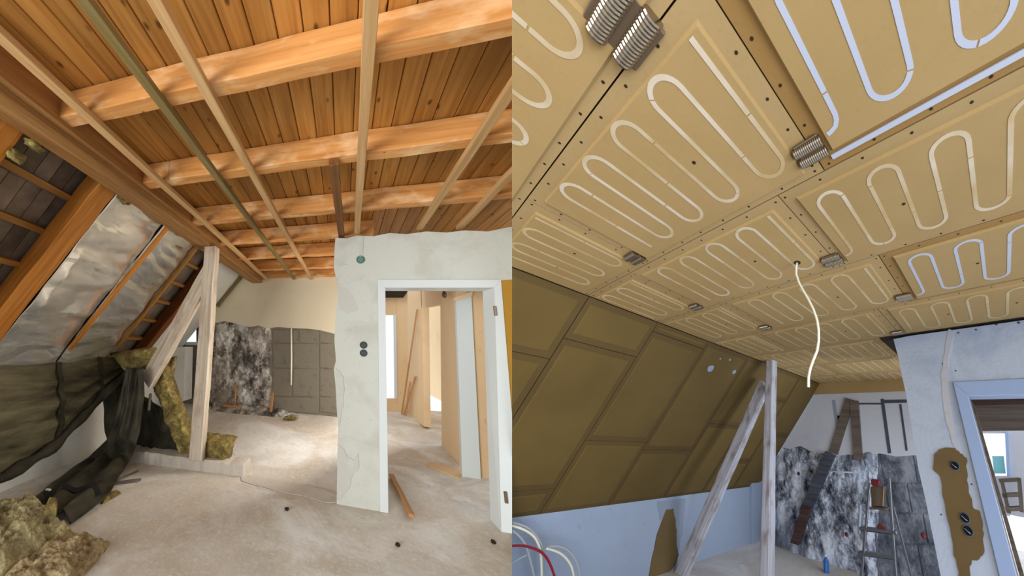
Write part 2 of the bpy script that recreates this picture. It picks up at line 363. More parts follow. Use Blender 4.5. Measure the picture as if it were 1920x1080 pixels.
def fl(u, v):
    a = -5.2 + u * 7.8; b = -0.6 + v * 9.6
    return (a, b, floor_c(a, b) + 0.006 * nz((a, b, 0), 2.5) if b < 8.3 else 0.0)
m = MB(); m.sheet(fl, 78, 96, (0, 0, -0.12))
flo = tag(m.build('floor', L, M['screed'], smooth=True), 'dusty pinkish beige screed floor of the stripped attic room', 'floor', kind='structure')
P = [Vector((*L.on(x + random.uniform(-3, 3), y + random.uniform(-2, 2), 2, 0).to_2d(), .004)) for x, y in ((452, 893), (480, 892), (510, 898), (540, 903), (575, 908), (605, 918), (632, 928), (640, 944), (612, 942), (590, 938), (560, 932), (530, 926), (500, 916), (475, 908), (455, 902))]
MB().prism(P, (0, 0, .004)).build('mortar_strip', L, M['kerb'], flo)

# ceiling of boards
ceil = thing('ceiling', L, (-0.2, 3, 2.92), 'knotty orange pine board ceiling above the joists', 'ceiling', kind='structure')
a = -2.35; k = 0
while a < 2.3:
    mb = MB(); off = rv(20); b0, b1 = 0.15, 5.75; g = 0.0016
    prof = [(a + g, 2.925), (a + g + .004, 2.919), (a + .122 - g - .004, 2.919), (a + .122 - g, 2.925), (a + .122 - g, 2.945), (a + g, 2.945)]
    vs = [(p[0], b, p[1]) for b in (b0, b1) for p in prof]
    ts = [off + Vector((b, p[0] - a, p[1])) for b in (b0, b1) for p in prof]
    mb.add(vs, [tuple(range(6)), tuple(range(6, 12))[::-1]] + [(i, (i + 1) % 6, 6 + (i + 1) % 6, 6 + i) for i in range(6)], ts)
    mb.build('plank', L, M['plank'], ceil); a += 0.122
m = MB().box(-2.4, 2.4, 0.1, 5.8, 2.946, 2.99); m.build('backing', L, M['dark_gap'], ceil)

# joists
J = [(1.17, .095, -1.74, 1.9), (1.925, .105, -1.6, 1.9), (2.745, .105, -1.6, 1.9), (3.455, .095, -1.6, .35), (4.135, .095, -1.6, .35), (4.835, .095, -1.6, .35), (5.44, .095, -1.6, .35)]
JL = ['nearest and largest orange ceiling joist, pale where rubbed, crossing the boards', 'second orange ceiling joist, holding the top of the dark brown batten',
      'third orange ceiling joist, just above the top of the door wall', 'fourth ceiling joist, ending at the left end of the door wall',
      'fifth ceiling joist, third from the beige rear wall', 'sixth ceiling joist, next to last before the beige rear wall', 'last ceiling joist against the beige rear wall']
for (b, w, a0, a1), lb in zip(J, JL):
    o = MB().beam((a0, b, 2.742), (a1, b, 2.742), (0, w, 0), (0, 0, .172), 14, .004).build('ceiling_joist', L, M['joist'], bevel=.006)
    tag(o, lb, 'joist', 'ceiling joists')

# battens under the joists
def batten(name, pa, pb, mat, label, w=.058, h=.038, c=2.702, n=10):
    o = MB().beam((pa[0], pa[1], c), (pb[0], pb[1], c), (w, 0, 0), (0, 0, h), n, .002).build(name, L, M[mat], bevel=.003)
    return tag(o, label, 'batten', 'ceiling battens')
batten('ceiling_batten', (-1.41, .5), (-1.42, 5.5), 'batten', 'pale ceiling batten nearest the roof slope, running beside the brown purlin')
batten('ceiling_batten', (-.945, .5), (-.90, 5.5), 'green_batten', 'greenish stained ceiling batten', .05)
batten('ceiling_batten', (-.685, .5), (-.59, 5.56), 'batten', 'pale ceiling batten between the greenish batten and the dark brown one', .054)
batten('ceiling_batten', (.09, .7), (.135, 3.34), 'batten', 'pale ceiling batten that ends above the teal junction box', .056)
batten('ceiling_batten', (.785, 1.2), (.76, 3.35), 'batten', 'pale ceiling batten that ends above the middle of the door frame', .056)
batten('ceiling_batten', (1.15, 2.0), (1.14, 3.4), 'batten', 'short pale ceiling batten nearest the ochre strip', .056)
batten('ceiling_batten', (-.075, 1.94), (-.035, 3.42), 'dark_batten', 'short dark brown batten hanging from the second joist', .066, .05, 2.69)

# purlin
tag(MB().beam((-1.87, .1, 2.665), (-1.71, 5.55, 2.665), (.21, 0, 0), (0, 0, .22), 16, .005).build('purlin', L, M['purlin'], bevel=.008),
    'brown purlin beam along the top of the roof slope', 'beam')
tag(MB().beam((-1.66, .1, 2.71), (-1.52, 5.5, 2.71), (.05, 0, 0), (0, 0, .16), 12, .004).build('trimmer_board', L, M['purlin'], bevel=.004),
    'brown board fixed along the inner face of the purlin', 'board')

# roof: tiles on laths
roof = thing('roof', L, (-3, 2.5, 1.3), 'dark roof tiles seen from inside between the rafters', 'roof', kind='structure')
NRM = Vector((-K, 0, 1)) / math.sqrt(K * K + 1); SL = Vector((-1, 0, -K)) / math.sqrt(K * K + 1)
def roofpt(s, b, off): return Vector((-1.70, b, roof_c(-1.70))) + SL * s + NRM * off
tile_me = None
rows = [(-0.1 + i * .33) for i in range(9)]
for bay, (bb0, nb) in enumerate(((.4, 13), (3.35, 9))):
    for i, s0 in enumerate(rows):
        for j in range(nb):
            b = bb0 + j * .122
            mb = MB(); off = rv(9)
            p = [roofpt(s0, b + .005, .215), roofpt(s0, b + .117, .205), roofpt(s0 + .36, b + .117, .19), roofpt(s0 + .36, b + .005, .20)]
            mb.prism(p, NRM * .02, [q + off for q in p + p])
            mb.build('roof_tile', L, M['tile'], roof)
mb = MB()
mb.prism([roofpt(-.2, 0, .26), roofpt(-.2, 5.6, .26), roofpt(3.2, 5.6, .26), roofpt(3.2, 0, .26)], NRM * .02); mb.build('underlay', L, M['dark_gap'], roof)
for i, y in enumerate((.17, .52, .87, 1.22, 1.57, 1.92, 2.27)):
    for b0, b1 in ((.1, 1.9), (3.4, 4.4)):
        MB().beam(roofpt(y, b0, .15), roofpt(y, b1, .15), SL * .05, NRM * .045, 4, .003).build('lath', L, M['lath'], roof)

def rafter(b, w, label, s0=-.02, s1=2.6, mat='rafter', h=.17, off=0.0):
    o = MB().beam(roofpt(s0, b, off), roofpt(s1, b, off), (0, w, 0), NRM * h, 12, .006).build('rafter', L, M[mat], bevel=.008)
    return tag(o, label, 'rafter', 'rafters of the stripped roof')
rafter(1.03, .17, 'rafter end cut off by the edge of the photo beside yellow wool scraps')
rafter(1.81, .185, 'broad orange rafter between bare roof tiles and silver foil')
rafter(4.14, .14, 'rafter behind the diagonal brace, orange in its lower half', mat='dark_rafter')
tag(MB().beam(roofpt(.02, 2.69, -.075), roofpt(1.98, 2.69, -.06), (0, .055, 0), NRM * .03, 10, .003).build('counter_batten', L, M['rafter'], bevel=.003),
    'rusty orange batten nailed over the silver foil', 'batten')

# foil between the rafters
def foil(b0, b1, s0, s1, label, seed, nu=60, nv=90):
    def f(u, v):
        b = b0 + (b1 - b0) * u; s = s0 + (s1 - s0) * v
        q = Vector((b * 1.3 + seed, s * 4.2, seed))
        e = min(u, 1 - u, .12) / .12
        d = (.05 * noise.noise(q * .8) + .05 * abs(noise.noise(q * 1.5)) + .008 * noise.noise(Vector((b * 3, s * 9, seed)))) * (.3 + .7 * e) + .04 * max(0, s - 1.6)
        return roofpt(s, b, .0 - d + .01)
    m = MB(); m.sheet(f, nu, nv, NRM * .004)
    return tag(m.build('foil_sheet', L, M['foil'], smooth=True), label, 'foil', 'aluminium foil sheets on the roof slope')
foil(2.0, 2.70, .02, 2.36, 'crumpled silver foil between the broad orange rafter and the rusty batten', 3.1)
foil(2.72, 3.44, .06, 2.2, 'crumpled silver foil between the rusty batten and the diagonal brace', 8.4)
def f(u, v): return roofpt(-.04 + .16 * v, .86 + .16 * u, -.03 - .02 * nz((u, v, 1), 6))
tag(MB().sheet(f, 10, 10, NRM * .004).build('foil_sheet', L, M['foil'], smooth=True), 'small torn silver foil corner at the upper edge of the slope', 'foil', 'aluminium foil sheets on the roof slope')
o = MB().beam(roofpt(0, 3.43, -.05), roofpt(1.95, 3.43, -.05), (0, .05, 0), NRM * .05, 10, .003).build('edge_batten', L, M['lath'], bevel=.003)
tag(o, 'thin batten along the far edge of the silver foil', 'batten')

# pale lining further back on the slope
m = MB(); m.prism([roofpt(-.15, 4.35, .13), roofpt(-.15, 5.52, .13), roofpt(2.4, 5.52, .13), roofpt(2.4, 4.35, .13)], NRM * .03)
tag(m.build('slope_lining', L, M['white_plaster']), 'dusty white lining board on the slope behind the post', 'board')
m = MB().beam(roofpt(-.1, 5.5, .06), roofpt(1.0, 5.5, .06), (0, .08, 0), NRM * .06, 8, .008)
tag(m.build('slope_edge_timber', L, M['green_batten']), 'dark mossy timber edge of the slope above the beige wall', 'timber')

# wool scraps
def lump(name, fr, c, r, mat, label, cat='insulation', group=None, seed=0, amp=.35, res=3, smooth=True):
    bm = bmesh.new(); bmesh.ops.create_icosphere(bm, subdivisions=res, radius=1.0); m = MB(); bm.verts.ensure_lookup_table()
    vs = []
    for v in bm.verts:
        d = 1 + amp * noise.fractal(v.co * 1.7 + Vector((seed, seed * 2, 0)), 1.0, 2.0, 4)
        vs.append((c[0] + v.co.x * r[0] * d, c[1] + v.co.y * r[1] * d, c[2] + v.co.z * r[2] * d))
    m.add(vs, [tuple(x.index for x in f.verts) for f in bm.faces]); bm.free()
    o = m.build(name, fr, M[mat], smooth=smooth)
    return tag(o, label, cat, group)
WG = 'mineral wool scraps and batts'
def wl(x, y, s, b, r, mat, label, seed): 
    p = onroof(x, y, -.02); lump('wool_scrap', L, p, r, mat, label, group=WG, seed=seed, amp=.5)
wl(32, 292, 0, 0, (.03, .05, .045), 'wool', 'pale yellow wool scrap on the end rafter', 1)
wl(66, 272, 0, 0, (.03, .06, .035), 'wool', 'yellow wool scrap under the purlin above the bare tiles', 2)
wl(232, 372, 0, 0, (.03, .07, .045), 'wool', 'yellow wool tuft where the broad rafter meets the purlin', 3)
wl(312, 417, 0, 0, (.03, .09, .03), 'wool', 'greenish wool tuft at the top of the rusty batten', 4)

def slab(name, fr, quad, ax, val, depth, mat, label, cat, amp=.05, dome=.04, nu=40, nv=30, seed=0, group=None, freq=5, smooth=True, out=-1, wob=.04):
    """thick uneven batt: its outline on the plane ax = val, its face standing out towards the room"""
    q = [fr.on(x, y, ax, val) for x, y in quad]; d = AX[ax] * out
    def f(u, v):
        uu = u + wob * nz((u * 3, v * 3, seed), 2.2); vv = v + wob * nz((u * 3, v * 3, seed + 7), 2.2)
        p = q[0].lerp(q[1], uu).lerp(q[3].lerp(q[2], uu), vv)
        e = min(1, 6 * min(u, 1 - u), 6 * min(v, 1 - v))
        return p + d * (depth * .5 * (.3 + .7 * e) + e * dome + amp * noise.fractal(Vector((p.x, p.y, p.z)) * freq + Vector((seed, 0, 0)), .75, 2.2, 6) * (.3 + .7 * e))
    def bk(u, v):
        uu = u + wob * nz((u * 3, v * 3, seed), 2.2); vv = v + wob * nz((u * 3, v * 3, seed + 7), 2.2)
        p = q[0].lerp(q[1], uu).lerp(q[3].lerp(q[2], uu), vv)
        return p - Vector(f(u, v)) - d * depth * .5
    m = MB(); m.sheet(f, nu, nv, bk)
    return tag(m.build(name, fr, M[mat], smooth=smooth), label, cat, group)

# knee wall behind the membrane
m = MB().box(-3.32, -3.2, .2, 5.6, -.05, 1.2)
tag(m.build('wall_knee', L, M['white_plaster']), 'whitewashed knee wall behind the black membrane', 'wall', kind='structure')

# membrane hung over the knee wall
top = [(-60, 690), (0, 686), (60, 684), (105, 680), (150, 674), (190, 668), (240, 672)]
bot = [(-60, 915), (0, 889), (60, 858), (105, 826), (150, 778), (190, 738), (240, 690)]
Tp = [onroof(x, y, -.04) for x, y in top]; Bp = [L.on(x, y, 0, -2.88) for x, y in bot]
def poly(P, t):
    t = max(0, min(.99999, t)) * (len(P) - 1); i = int(t); return P[i].lerp(P[i + 1], t - i)
def f(u, v):
    p = poly(Tp, u).lerp(poly(Bp, u), v)
    return p + Vector((.05 * math.sin(v * 3.1) + .03 * noise.noise(Vector((u * 4, v * 7, 2))) + .012 * math.sin(v * 22 + u * 5), 0, .01 * noise.noise(Vector((u * 9, v * 3, 5)))))
mem = thing('membrane', L, (-2.9, 2.2, .3), 'black green roofing membrane sagging along the knee wall', 'membrane')
MB().sheet(f, 70, 46, (-.006, 0, 0)).build('sheet', L, M['membrane'], mem, smooth=True)
m = MB(); m.tube([poly(Bp, i / 24) + Vector((.03, 0, -.02 + .01 * math.sin(i))) for i in range(25)], [.05 + .012 * math.sin(i * 1.3) for i in range(25)], 10)
m.build('rolled_hem', L, M['membrane_dark'], mem, smooth=True)
for t0, t1 in ((.495, .525), (.80, .825)):
    m = MB(); m.strip([Vector(f(t0 + (t1 - t0) * .5, i / 16)) + Vector((.012, 0, 0)) for i in range(17)], .06, (1, 0, 0), .006); m.build('strap', L, M['membrane_dark'], mem)

# folded length of membrane falling to the floor
up = [((238, 688), (268, 690)), ((228, 735), (268, 740)), ((216, 790), (262, 795)), ((205, 822), (254, 832))]
dn = [((165, 862), (240, 862)), ((120, 893), (222, 890)), ((85, 920), (205, 920)), ((60, 945), (175, 945)), ((75, 960), (132, 975))]
E0 = [L.on(p[0][0], p[0][1], 1, 3.3) for p in up] + [L.on(p[0][0], p[0][1], 2, .06) for p in dn]
E1 = [L.on(p[1][0], p[1][1], 1, 3.3) for p in up] + [L.on(p[1][0], p[1][1], 2, .10 - .01 * i) for i, p in enumerate(dn)]
def f(u, v):
    p = poly(E0, v).lerp(poly(E1, v), u)
    fold = .03 * math.sin(u * 16 + v * 2) + .018 * nz((u * 5, v * 7, 4), 1.6)
    d = Vector((0, -1, 0)).lerp(Vector((0, 0, 1)), min(1, max(0, (v - .3) * 5)))
    return p + d * (fold + .05 * math.sin(u * math.pi))
fm = thing('folded_membrane', L, L.on(150, 920, 2, 0), 'dark folded membrane strip falling from the knee wall onto the floor', 'membrane')
MB().sheet(f, 60, 70, lambda u, v: Vector((0, .01, -.008))).build('sheet', L, M['membrane_dark'], fm, smooth=True)
MB().strip([Vector(f(.08 + .84 * i / 16, .80 + .02 * math.sin(i * .4))) + Vector((0, 0, .012)) for i in range(17)], .06, (0, -.3, 1), .004).build('strap', L, M['black'], fm)
p = Vector(f(.1, .79)); MB().box(p.x - .025, p.x + .025, p.y - .012, p.y + .012, p.z + .015, p.z + .03).build('paper_tag', L, M['lacquer'], fm, bevel=.004)
# dark sheet behind the wool roll
q = px(L, [(268, 742), (305, 765), (352, 852), (250, 848)], 1, 3.75)
def f(u, v): return q[0].lerp(q[1], u).lerp(q[3].lerp(q[2], u), v) + Vector((0, -.05 * nz((u * 3, v * 3, 9), 1.5), 0))
tag(MB().sheet(f, 20, 20, (0, .01, 0)).build('membrane_flap', L, M['membrane_dark'], smooth=True), 'black membrane flap behind the hanging wool roll', 'membrane')
q = px(L, [(192, 735), (238, 690), (222, 800), (200, 835)], 1, 3.55)
def f(u, v): return q[0].lerp(q[1], u).lerp(q[3].lerp(q[2], u), v) + Vector((0, -.03 * nz((u * 3, v * 3, 19), 1.5), 0))
tag(MB().sheet(f, 14, 16, (0, .01, 0)).build('membrane_flap', L, M['membrane_dark'], smooth=True), 'crumpled blackish membrane corner between knee wall and folded strip', 'membrane')

# wool batts
slab('wool_batt', L, [(203, 662), (290, 650), (292, 690), (240, 700)], 1, 3.6, .1, 'wool', 'yellow wool batt bulging out behind the folded membrane', 'insulation', .05, .05, seed=1, group=WG)
slab('wool_roll', L, [(278, 700), (312, 682), (376, 852), (345, 862)], 1, 3.72, .12, 'wool', 'yellow wool roll hanging from the brace down to the post', 'insulation', .06, .05, seed=2, group=WG, nu=26, nv=50)
slab('wool_batt', L, [(384, 812), (442, 820), (428, 866), (384, 858)], 1, 3.75, .12, 'wool', 'wool batt lying just beyond the foot of the post', 'insulation', .05, .04, seed=3, group=WG)
slab('wool_batt', L, [(300, 672), (332, 668), (325, 700), (312, 745)], 1, 4.2, .06, 'wool_brown', 'brown wool scrap between the brace and the white pier', 'insulation', .04, .02, nu=16, nv=24, seed=5, group=WG)
slab('wool_batt', L, [(-90, 985), (60, 945), (132, 1005), (-40, 1110)], 2, 0.0, .22, 'wool_pale', 'big grey yellow wool batt piled at the foot of the knee wall', 'insulation', .06, .03, 110, 90, 8, WG, freq=8, out=1)
slab('wool_batt', L, [(-30, 1115), (118, 1000), (208, 1020), (110, 1140)], 2, 0.0, .12, 'wool_brown', 'brown dusty wool batt lying on the floor before the grey yellow one', 'insulation', .04, .02, 110, 90, 9, WG, freq=9, out=1)
slab('wool_scrap', L, [(186, 938), (222, 922), (228, 926), (192, 946)], 2, 0.0, .03, 'wool', 'small pale yellow wool scrap lying on the screed', 'insulation', .01, .02, 16, 10, 4, WG, out=1)
slab('wool_scrap', L, [(88, 942), (108, 948), (106, 962), (84, 958)], 2, .26, .05, 'wool', 'bright yellow tuft on top of the big wool batt', 'insulation', .03, .02, 14, 12, 6, WG, out=1)
p = ramp(545, 787); lump('wool_scrap', L, (p.x, p.y, p.z + .03), (.1, .08, .035), 'wool', 'flat wool scrap on the floor below the white conduit', group=WG, seed=12, amp=.6)

# posts
def post(fr, foot, head, wv, hv, name, mat, label, cat, n=12, jit=.004):
    return tag(MB().beam(foot, head, wv, hv, n, jit).build(name, fr, M[mat], bevel=.006), label, cat)
ft = L.on(354, 862, 2, .125); hd = L.on(383, 462, 2, 2.665)
post(L, ft, hd, (.155, 0, 0), (0, .13, 0), 'post', 'limed', 'limewashed upright post standing on the concrete kerb', 'post')
ft = L.on(264, 706, 1, 3.48); hd = L.on(384, 492, 1, 3.40)
post(L, ft, hd, (.135, 0, -.14), (0, .12, 0), 'diagonal_brace', 'limed', 'limewashed diagonal brace leaning from the post towards the knee wall', 'brace')
o = post(L, L.on(276, 770, 1, 3.6), L.on(279, 738, 1, 3.6), (.03, 0, 0), (0, .03, 0), 'timber_stub', 'limed', 'thin pale timber stub under the end of the diagonal brace', 'timber', 2, .001)
# kerb
m = MB(); q0 = L.on(238, 866, 2, 0); q1 = L.on(457, 895, 2, 0)
m.beam((q0.x - .3, q0.y, -.02), (q1.x, q1.y, -.02), (0, .26, 0), (0, 0, .145), 30, .008)
tag(m.build('kerb', L, M['kerb'], bevel=.012), 'low rough concrete kerb under the limewashed post', 'kerb')
# bits of lath on the floor
for i, (p, q, lb) in enumerate((((205, 908), (256, 886), 'dark wood splinter pointing at the kerb'), ((210, 908), (262, 902), 'thinner dark wood splinter lying flat beside another'))):
    P0, Q0 = L.on(*p, 2, .01), L.on(*q, 2, .01)
    tag(MB().beam(P0, Q0, (0, .035 - .012 * i, 0), (0, 0, .02), 4, .003).build('wood_splinter', L, M['grey_timber']), lb, 'splinter', 'splinters on the screed')
for i, (x, y, lb) in enumerate(((538, 954, 'small dark stone on the open screed'), (746, 1021, 'tiny dark stone beyond the door wall corner'), (925, 1016, 'tiny dark stone near the hinge side of the door frame'))):
    p = L.on(x, y, 2, .01); lump('stone', L, p, (.022 - .005 * (i > 0), .02, .014), 'dark_gap', lb, 'stone', 'crumbs on the screed', seed=i, res=2)

# rear wall
BW = 5.6
wb = thing('wall_back', L, (-1.5, BW, .33), 'rear wall with beige plaster above and bared masonry below', 'wall', kind='structure')
m = MB()
for poly4 in ([(372, 470), (668, 480), (668, 800), (372, 775)], [(280, 646), (372, 646), (372, 775), (280, 775)], [(280, 470), (338, 470), (338, 646), (280, 646)], [(338, 470), (372, 470), (372, 606), (338, 606)]):
    m.prism(px(L, poly4, 1, BW), (0, .15, 0))
m.build('core', L, M['concrete_block'], wb)
lower = [(372, 604), (388, 603), (402, 606), (420, 602), (440, 606), (458, 612), (470, 613), (485, 610), (500, 616), (520, 613), (545, 615), (575, 616), (600, 619), (628, 626), (668, 628)]
m = MB(); m.prism(px(L, [(372, 470), (668, 480)] + lower[::-1], 1, BW - .05), (0, .05, 0), None); m.build('plaster', L, M['plaster_beige'], wb)
def f(u, v):
    x = 372 + u * 142 + 3 * nz((0, v * 6, 3), 1); y = 598 + v * 186 - u * 6
    p = L.on(x, y, 1, BW); e = min(1, 8 * min(u, 1 - u), 8 * v)
    d = noise.fractal(Vector((p.x * 3.2, 0, p.z * 3.2)), 1.0, 2.1, 6) * .07 + .06 * max(0, noise.noise(Vector((p.x * 1.5, 3, p.z * 1.5)))) + .03
    return p + Vector((0, -d * e - .012 + .03 * (1 - e), 0))
m = MB(); m.sheet(f, 90, 100, (0, .04, 0)); m.build('rubble_face', L, M['rubble'], wb, smooth=False)
ys = [617, 643, 690, 743, 772]; xs = [[511, 560, 599, 640], [511, 599, 640], [511, 548, 599, 640], [511, 599, 640]]
for r in range(4):
    for x0, x1 in zip(xs[r], xs[r][1:]):
        q = px(L, [(x0 + 1.2, ys[r] + 1.2), (x1 - 1.2, ys[r] + 1.5), (x1 - 1.2, ys[r + 1] - 1.0 + (x1 - 511) * .04), (x0 + 1.2, ys[r + 1] - 1.2)], 1, BW)
        MB().prism(q, (0, -.014 - .008 * random.random(), 0)).build('block', L, M['concrete_block'], wb, bevel=.006)
MB().tube([L.on(546, 616, 1, BW - .08), L.on(546.5, 670, 1, BW - .08), L.on(546, 722, 1, BW - .08)], .016, 8).build('conduit', L, M['cable_white'], wb, smooth=True)
# mortar heap at the wall foot
def heap(quadpx, h, mat, name, label, cat, seed, fr=L, res=36):
    q = [ramp(x, y) for x, y in quadpx] if fr is L else [fr.on(x, y, 2, 0) for x, y in quadpx]
    def f(u, v):
        p = q[0].lerp(q[1], u).lerp(q[3].lerp(q[2], u), v); e = min(1, 3 * min(u, 1 - u)) * min(1, 3 * min(v, 1 - v))
        return p + Vector((0, 0, e * h * (.5 + .9 * abs(noise.fractal(p * 3 + Vector((seed, 0, 0)), 1.0, 2.0, 5)))))
    m = MB(); m.sheet(f, res, res // 2, (0, 0, -.02)); return tag(m.build(name, fr, M[mat], smooth=True), label, cat, kind='stuff')
heap([(395, 758), (560, 764), (560, 785), (395, 772)], .1, 'rubble', 'rubble', 'loose sooty rubble along the foot of the rear wall', 'rubble', 4)
# window in the rear wall
win = thing('window_1', L, L.on(355, 646, 1, BW), 'bright small window beside the post, in the rear wall', 'window', kind='structure')
for poly4 in ([(368, 606), (373, 606), (373, 646), (368, 646)], [(337, 606), (341, 606), (341, 646), (337, 646)], [(337, 604), (373, 604), (373, 608), (337, 608)]):
    MB().prism(px(L, poly4, 1, BW + .02), (0, .06, 0)).build('window_frame', L, M['grey_timber'], win)
MB().prism(px(L, [(335, 641), (376, 641), (376, 647), (335, 647)], 1, BW - .06), (0, .1, 0)).build('window_sill', L, M['lacquer'], win)
gl = N('window_glass'); gl.b.inputs['Transmission Weight'].default_value = 1.0; gl.b.inputs['IOR'].default_value = 1.02; M['glass'] = gl.done((0.97, 0.99, 1.0), 0.02)
MB().prism(px(L, [(340, 607), (369, 607), (369, 643), (340, 643)], 1, BW + .04), (0, .004, 0)).build('pane', L, M['glass'], win)
# white pier
m = MB(); m.prism(px(L, [(322, 652), (347, 650), (344, 752), (316, 748)], 1, 5.0), (0, .3, 0)); tag(m.build('wall_pier', L, M['white_plaster']), 'short white plastered pier below the small window', 'wall', kind='structure')
# broom, stick
foot = ramp(439, 769); hd = L.on(445, 692, 1, foot.y + .12)
br = thing('broom', L, foot, 'push broom standing on its head before the sooty wall', 'broom')
MB().tube([foot + Vector((0, 0, .06)), foot.lerp(hd, .5), hd], .022, 8).build('handle', L, M['stick'], br, smooth=True)
MB().beam(foot + Vector((-.2, -.05, .04)), foot + Vector((.17, -.05, .04)), (0, .09, 0), (0, 0, .045), 3, .002).build('head', L, M['stick'], br, bevel=.01)
mb = MB()
for i in range(36):
    p = foot + Vector((-.19 + .35 * random.random(), -.05 + .09 * random.random(), .045)); mb.tube([p, p + Vector((.02 * random.uniform(-1, 1), .02 * random.uniform(-1, 1), -.045))], .005, 4)
b_ = mb.build('bristles', L, M['grey_timber'], br); b_['kind'] = 'stuff'
foot = ramp(504, 777); hd = L.on(513, 700, 1, foot.y + .3)
post(L, foot, hd, (.05, 0, 0), (0, .035, 0), 'wooden_slat', 'stick', 'orange wooden slat leaning on the masonry left of the white conduit', 'slat', 5, .002)
p = ramp(421, 752); lump('plastic_bag', L, (p.x, p.y, p.z + .1), (.16, .12, .12), 'blue_dull', 'crumpled dull blue bag beside the broom', 'bag', seed=3, amp=.5)

# door wall
DB = 3.33
left = [(629, 446), (627, 470), (626, 502), (631, 525), (635, 545), (629, 586), (627, 640), (630, 676), (626, 692), (629, 722), (633, 760), (634, 800), (633, 850), (632, 900), (631, 938)]
topE = [(966, 420), (944, 428), (915, 434), (870, 432), (838, 436), (800, 434), (762, 439), (730, 437), (700, 443), (668, 442), (650, 447)]
P2 = lambda x, y: L.on(x, y, 1, DB)
A = [P2(*p) for p in left]; A[-1].z = -.02
o0, o1, o2, o3 = P2(716, 966), P2(713, 532), P2(933, 532), P2(955, 1012)
o0.z = -.02; o3.z = -.02
end = Vector((1.75, DB, -.02)); te = [P2(*p) for p in topE]; te[0] = Vector((1.9, DB, te[0].z + .02))
wd = thing('wall_door', L, (.4, DB, 0), 'pale plaster wall with a ragged end, holding the open white door frame', 'wall', kind='structure')
MB().prism(A + [o0, o1, o2, o3, end] + te, (0, .13, 0)).build('plaster', L, M['wall_pale'], wd)
def patch(pts, mat, name, ax=1, val=DB, th=-.006, fr=L, par=wd, jag=0):
    P = []
    for i, (x, y) in enumerate(pts):
        x2, y2 = pts[(i + 1) % len(pts)]
        for k in range(jag + 1):
            t = k / (jag + 1); j = (0, 0) if k == 0 else (random.uniform(-2, 2), random.uniform(-2, 2)); P.append(fr.on(x + (x2 - x) * t + j[0], y + (y2 - y) * t + j[1], ax, val))
    return MB().prism(P, AX[ax] * th).build(name, fr, M[mat], par)
patch([(633, 832), (645, 842), (652, 858), (664, 862), (672, 850), (672, 880), (660, 892), (655, 915), (640, 936), (632, 938)], 'patch_grey', 'repair_patch', jag=2)
patch([(629, 690), (640, 700), (646, 730), (644, 760), (638, 790), (634, 800)], 'patch_grey', 'repair_patch', jag=2)
patch([(631, 492), (645, 494), (652, 497), (640, 499), (632, 500)], 'patch_grey', 'repair_patch', jag=1)
patch([(671, 446), (681, 445), (680, 482), (674, 482)], 'patch_grey', 'cable_groove', jag=1)
patch([(632, 535), (652, 540), (664, 560), (672, 580), (652, 588), (634, 580)], 'patch_grey', 'repair_patch', jag=2, th=-.002)
patch([(938, 526), (970, 524), (970, 960), (962, 840)], 'ochre', 'ochre_strip', th=-.008)
def socket(x, y, r, mat, name, label, cat, fr=L, ax=1, val=DB, out=-1):
    p = fr.on(x, y, ax, val)
    t = thing(name, fr, p, label, cat)
    d = AX[ax] * out
    MB().lathe(p - d * .004, [(r, 0), (r, .012), (r * .86, .013), (r * .84, .006), (r * .2, .005)], 18, d).build('ring', fr, M[mat], t, smooth=False)
    return t, p, d
for x, y, lb in ((681.5, 647, 'upper of two round dark socket boxes on the pale door wall'), (681.5, 662, 'lower of two round dark socket boxes on the pale door wall')):
    t, p, d = socket(x, y, .036, 'dark_plastic', 'socket_box', lb, 'socket')
    MB().lathe(p, [(.026, 0), (.026, .016), (.022, .018)], 14, d).build('cover', L, M['dark_plastic'], t)
t, p, d = socket(676, 487, .045, 'green_plastic', 'junction_box', 'round teal junction box under the ceiling on the door wall', 'junction box')
MB().lathe(p, [(.03, 0), (.03, .016), (.026, .018)], 14, d).build('cover', L, M['green_plastic'], t)
# door frame
df = thing('door_1', L, L.on(820, 985, 2, 0), 'white lacquered frame of the open doorway in the pale wall', 'door', kind='structure')
lo = lambda p: Vector((p.x, p.y, 0.0))
q = px(L, [(708, 525), (722, 540), (728, 966), (712, 966)], 1, DB); q[2].z = q[3].z = 0
MB().prism(q, (0, -.02, 0)).build('casing', L, M['lacquer'], df, bevel=.003)
q = px(L, [(708, 525), (938, 525), (925, 540), (722, 540)], 1, DB)
MB().prism(q, (0, -.02, 0)).build('casing', L, M['lacquer'], df, bevel=.003)
q = px(L, [(938, 525), (963, 835), (966, 1016), (939, 1006), (925, 540)], 1, DB); q[2].z = q[3].z = 0
MB().prism(q, (0, -.02, 0)).build('casing', L, M['lacquer'], df, bevel=.003)
q = px(L, [(925, 540), (939, 1006)], 1, DB) + px(L, [(921, 988), (905, 540)], 1, DB + .17); q[1].z = q[2].z = 0
MB().prism(q, (.03, 0, 0)).build('jamb', L, M['lacquer'], df)
q = px(L, [(722, 540), (728, 966)], 1, DB); q[1].z = 0
MB().prism(q + [q[1] + Vector((-.0, .17, 0)), q[0] + Vector((0, .17, 0))], (-.03, 0, 0)).build('jamb', L, M['lacquer'], df)
q = px(L, [(722, 540), (925, 540)], 1, DB)
MB().prism(q + [q[1] + Vector((-.02, .17, 0)), q[0] + Vector((0, .17, 0))], (0, 0, .03)).build('head_jamb', L, M['lacquer'], df)
for x, y in ((928, 583), (948, 932)):
    p = L.on(x, y, 1, DB - .02)
    MB().box(p.x - .012, p.x + .012, p.y - .012, p.y, p.z - .045, p.z + .045).build('hinge', L, M['dark_steel'], df, bevel=.003)

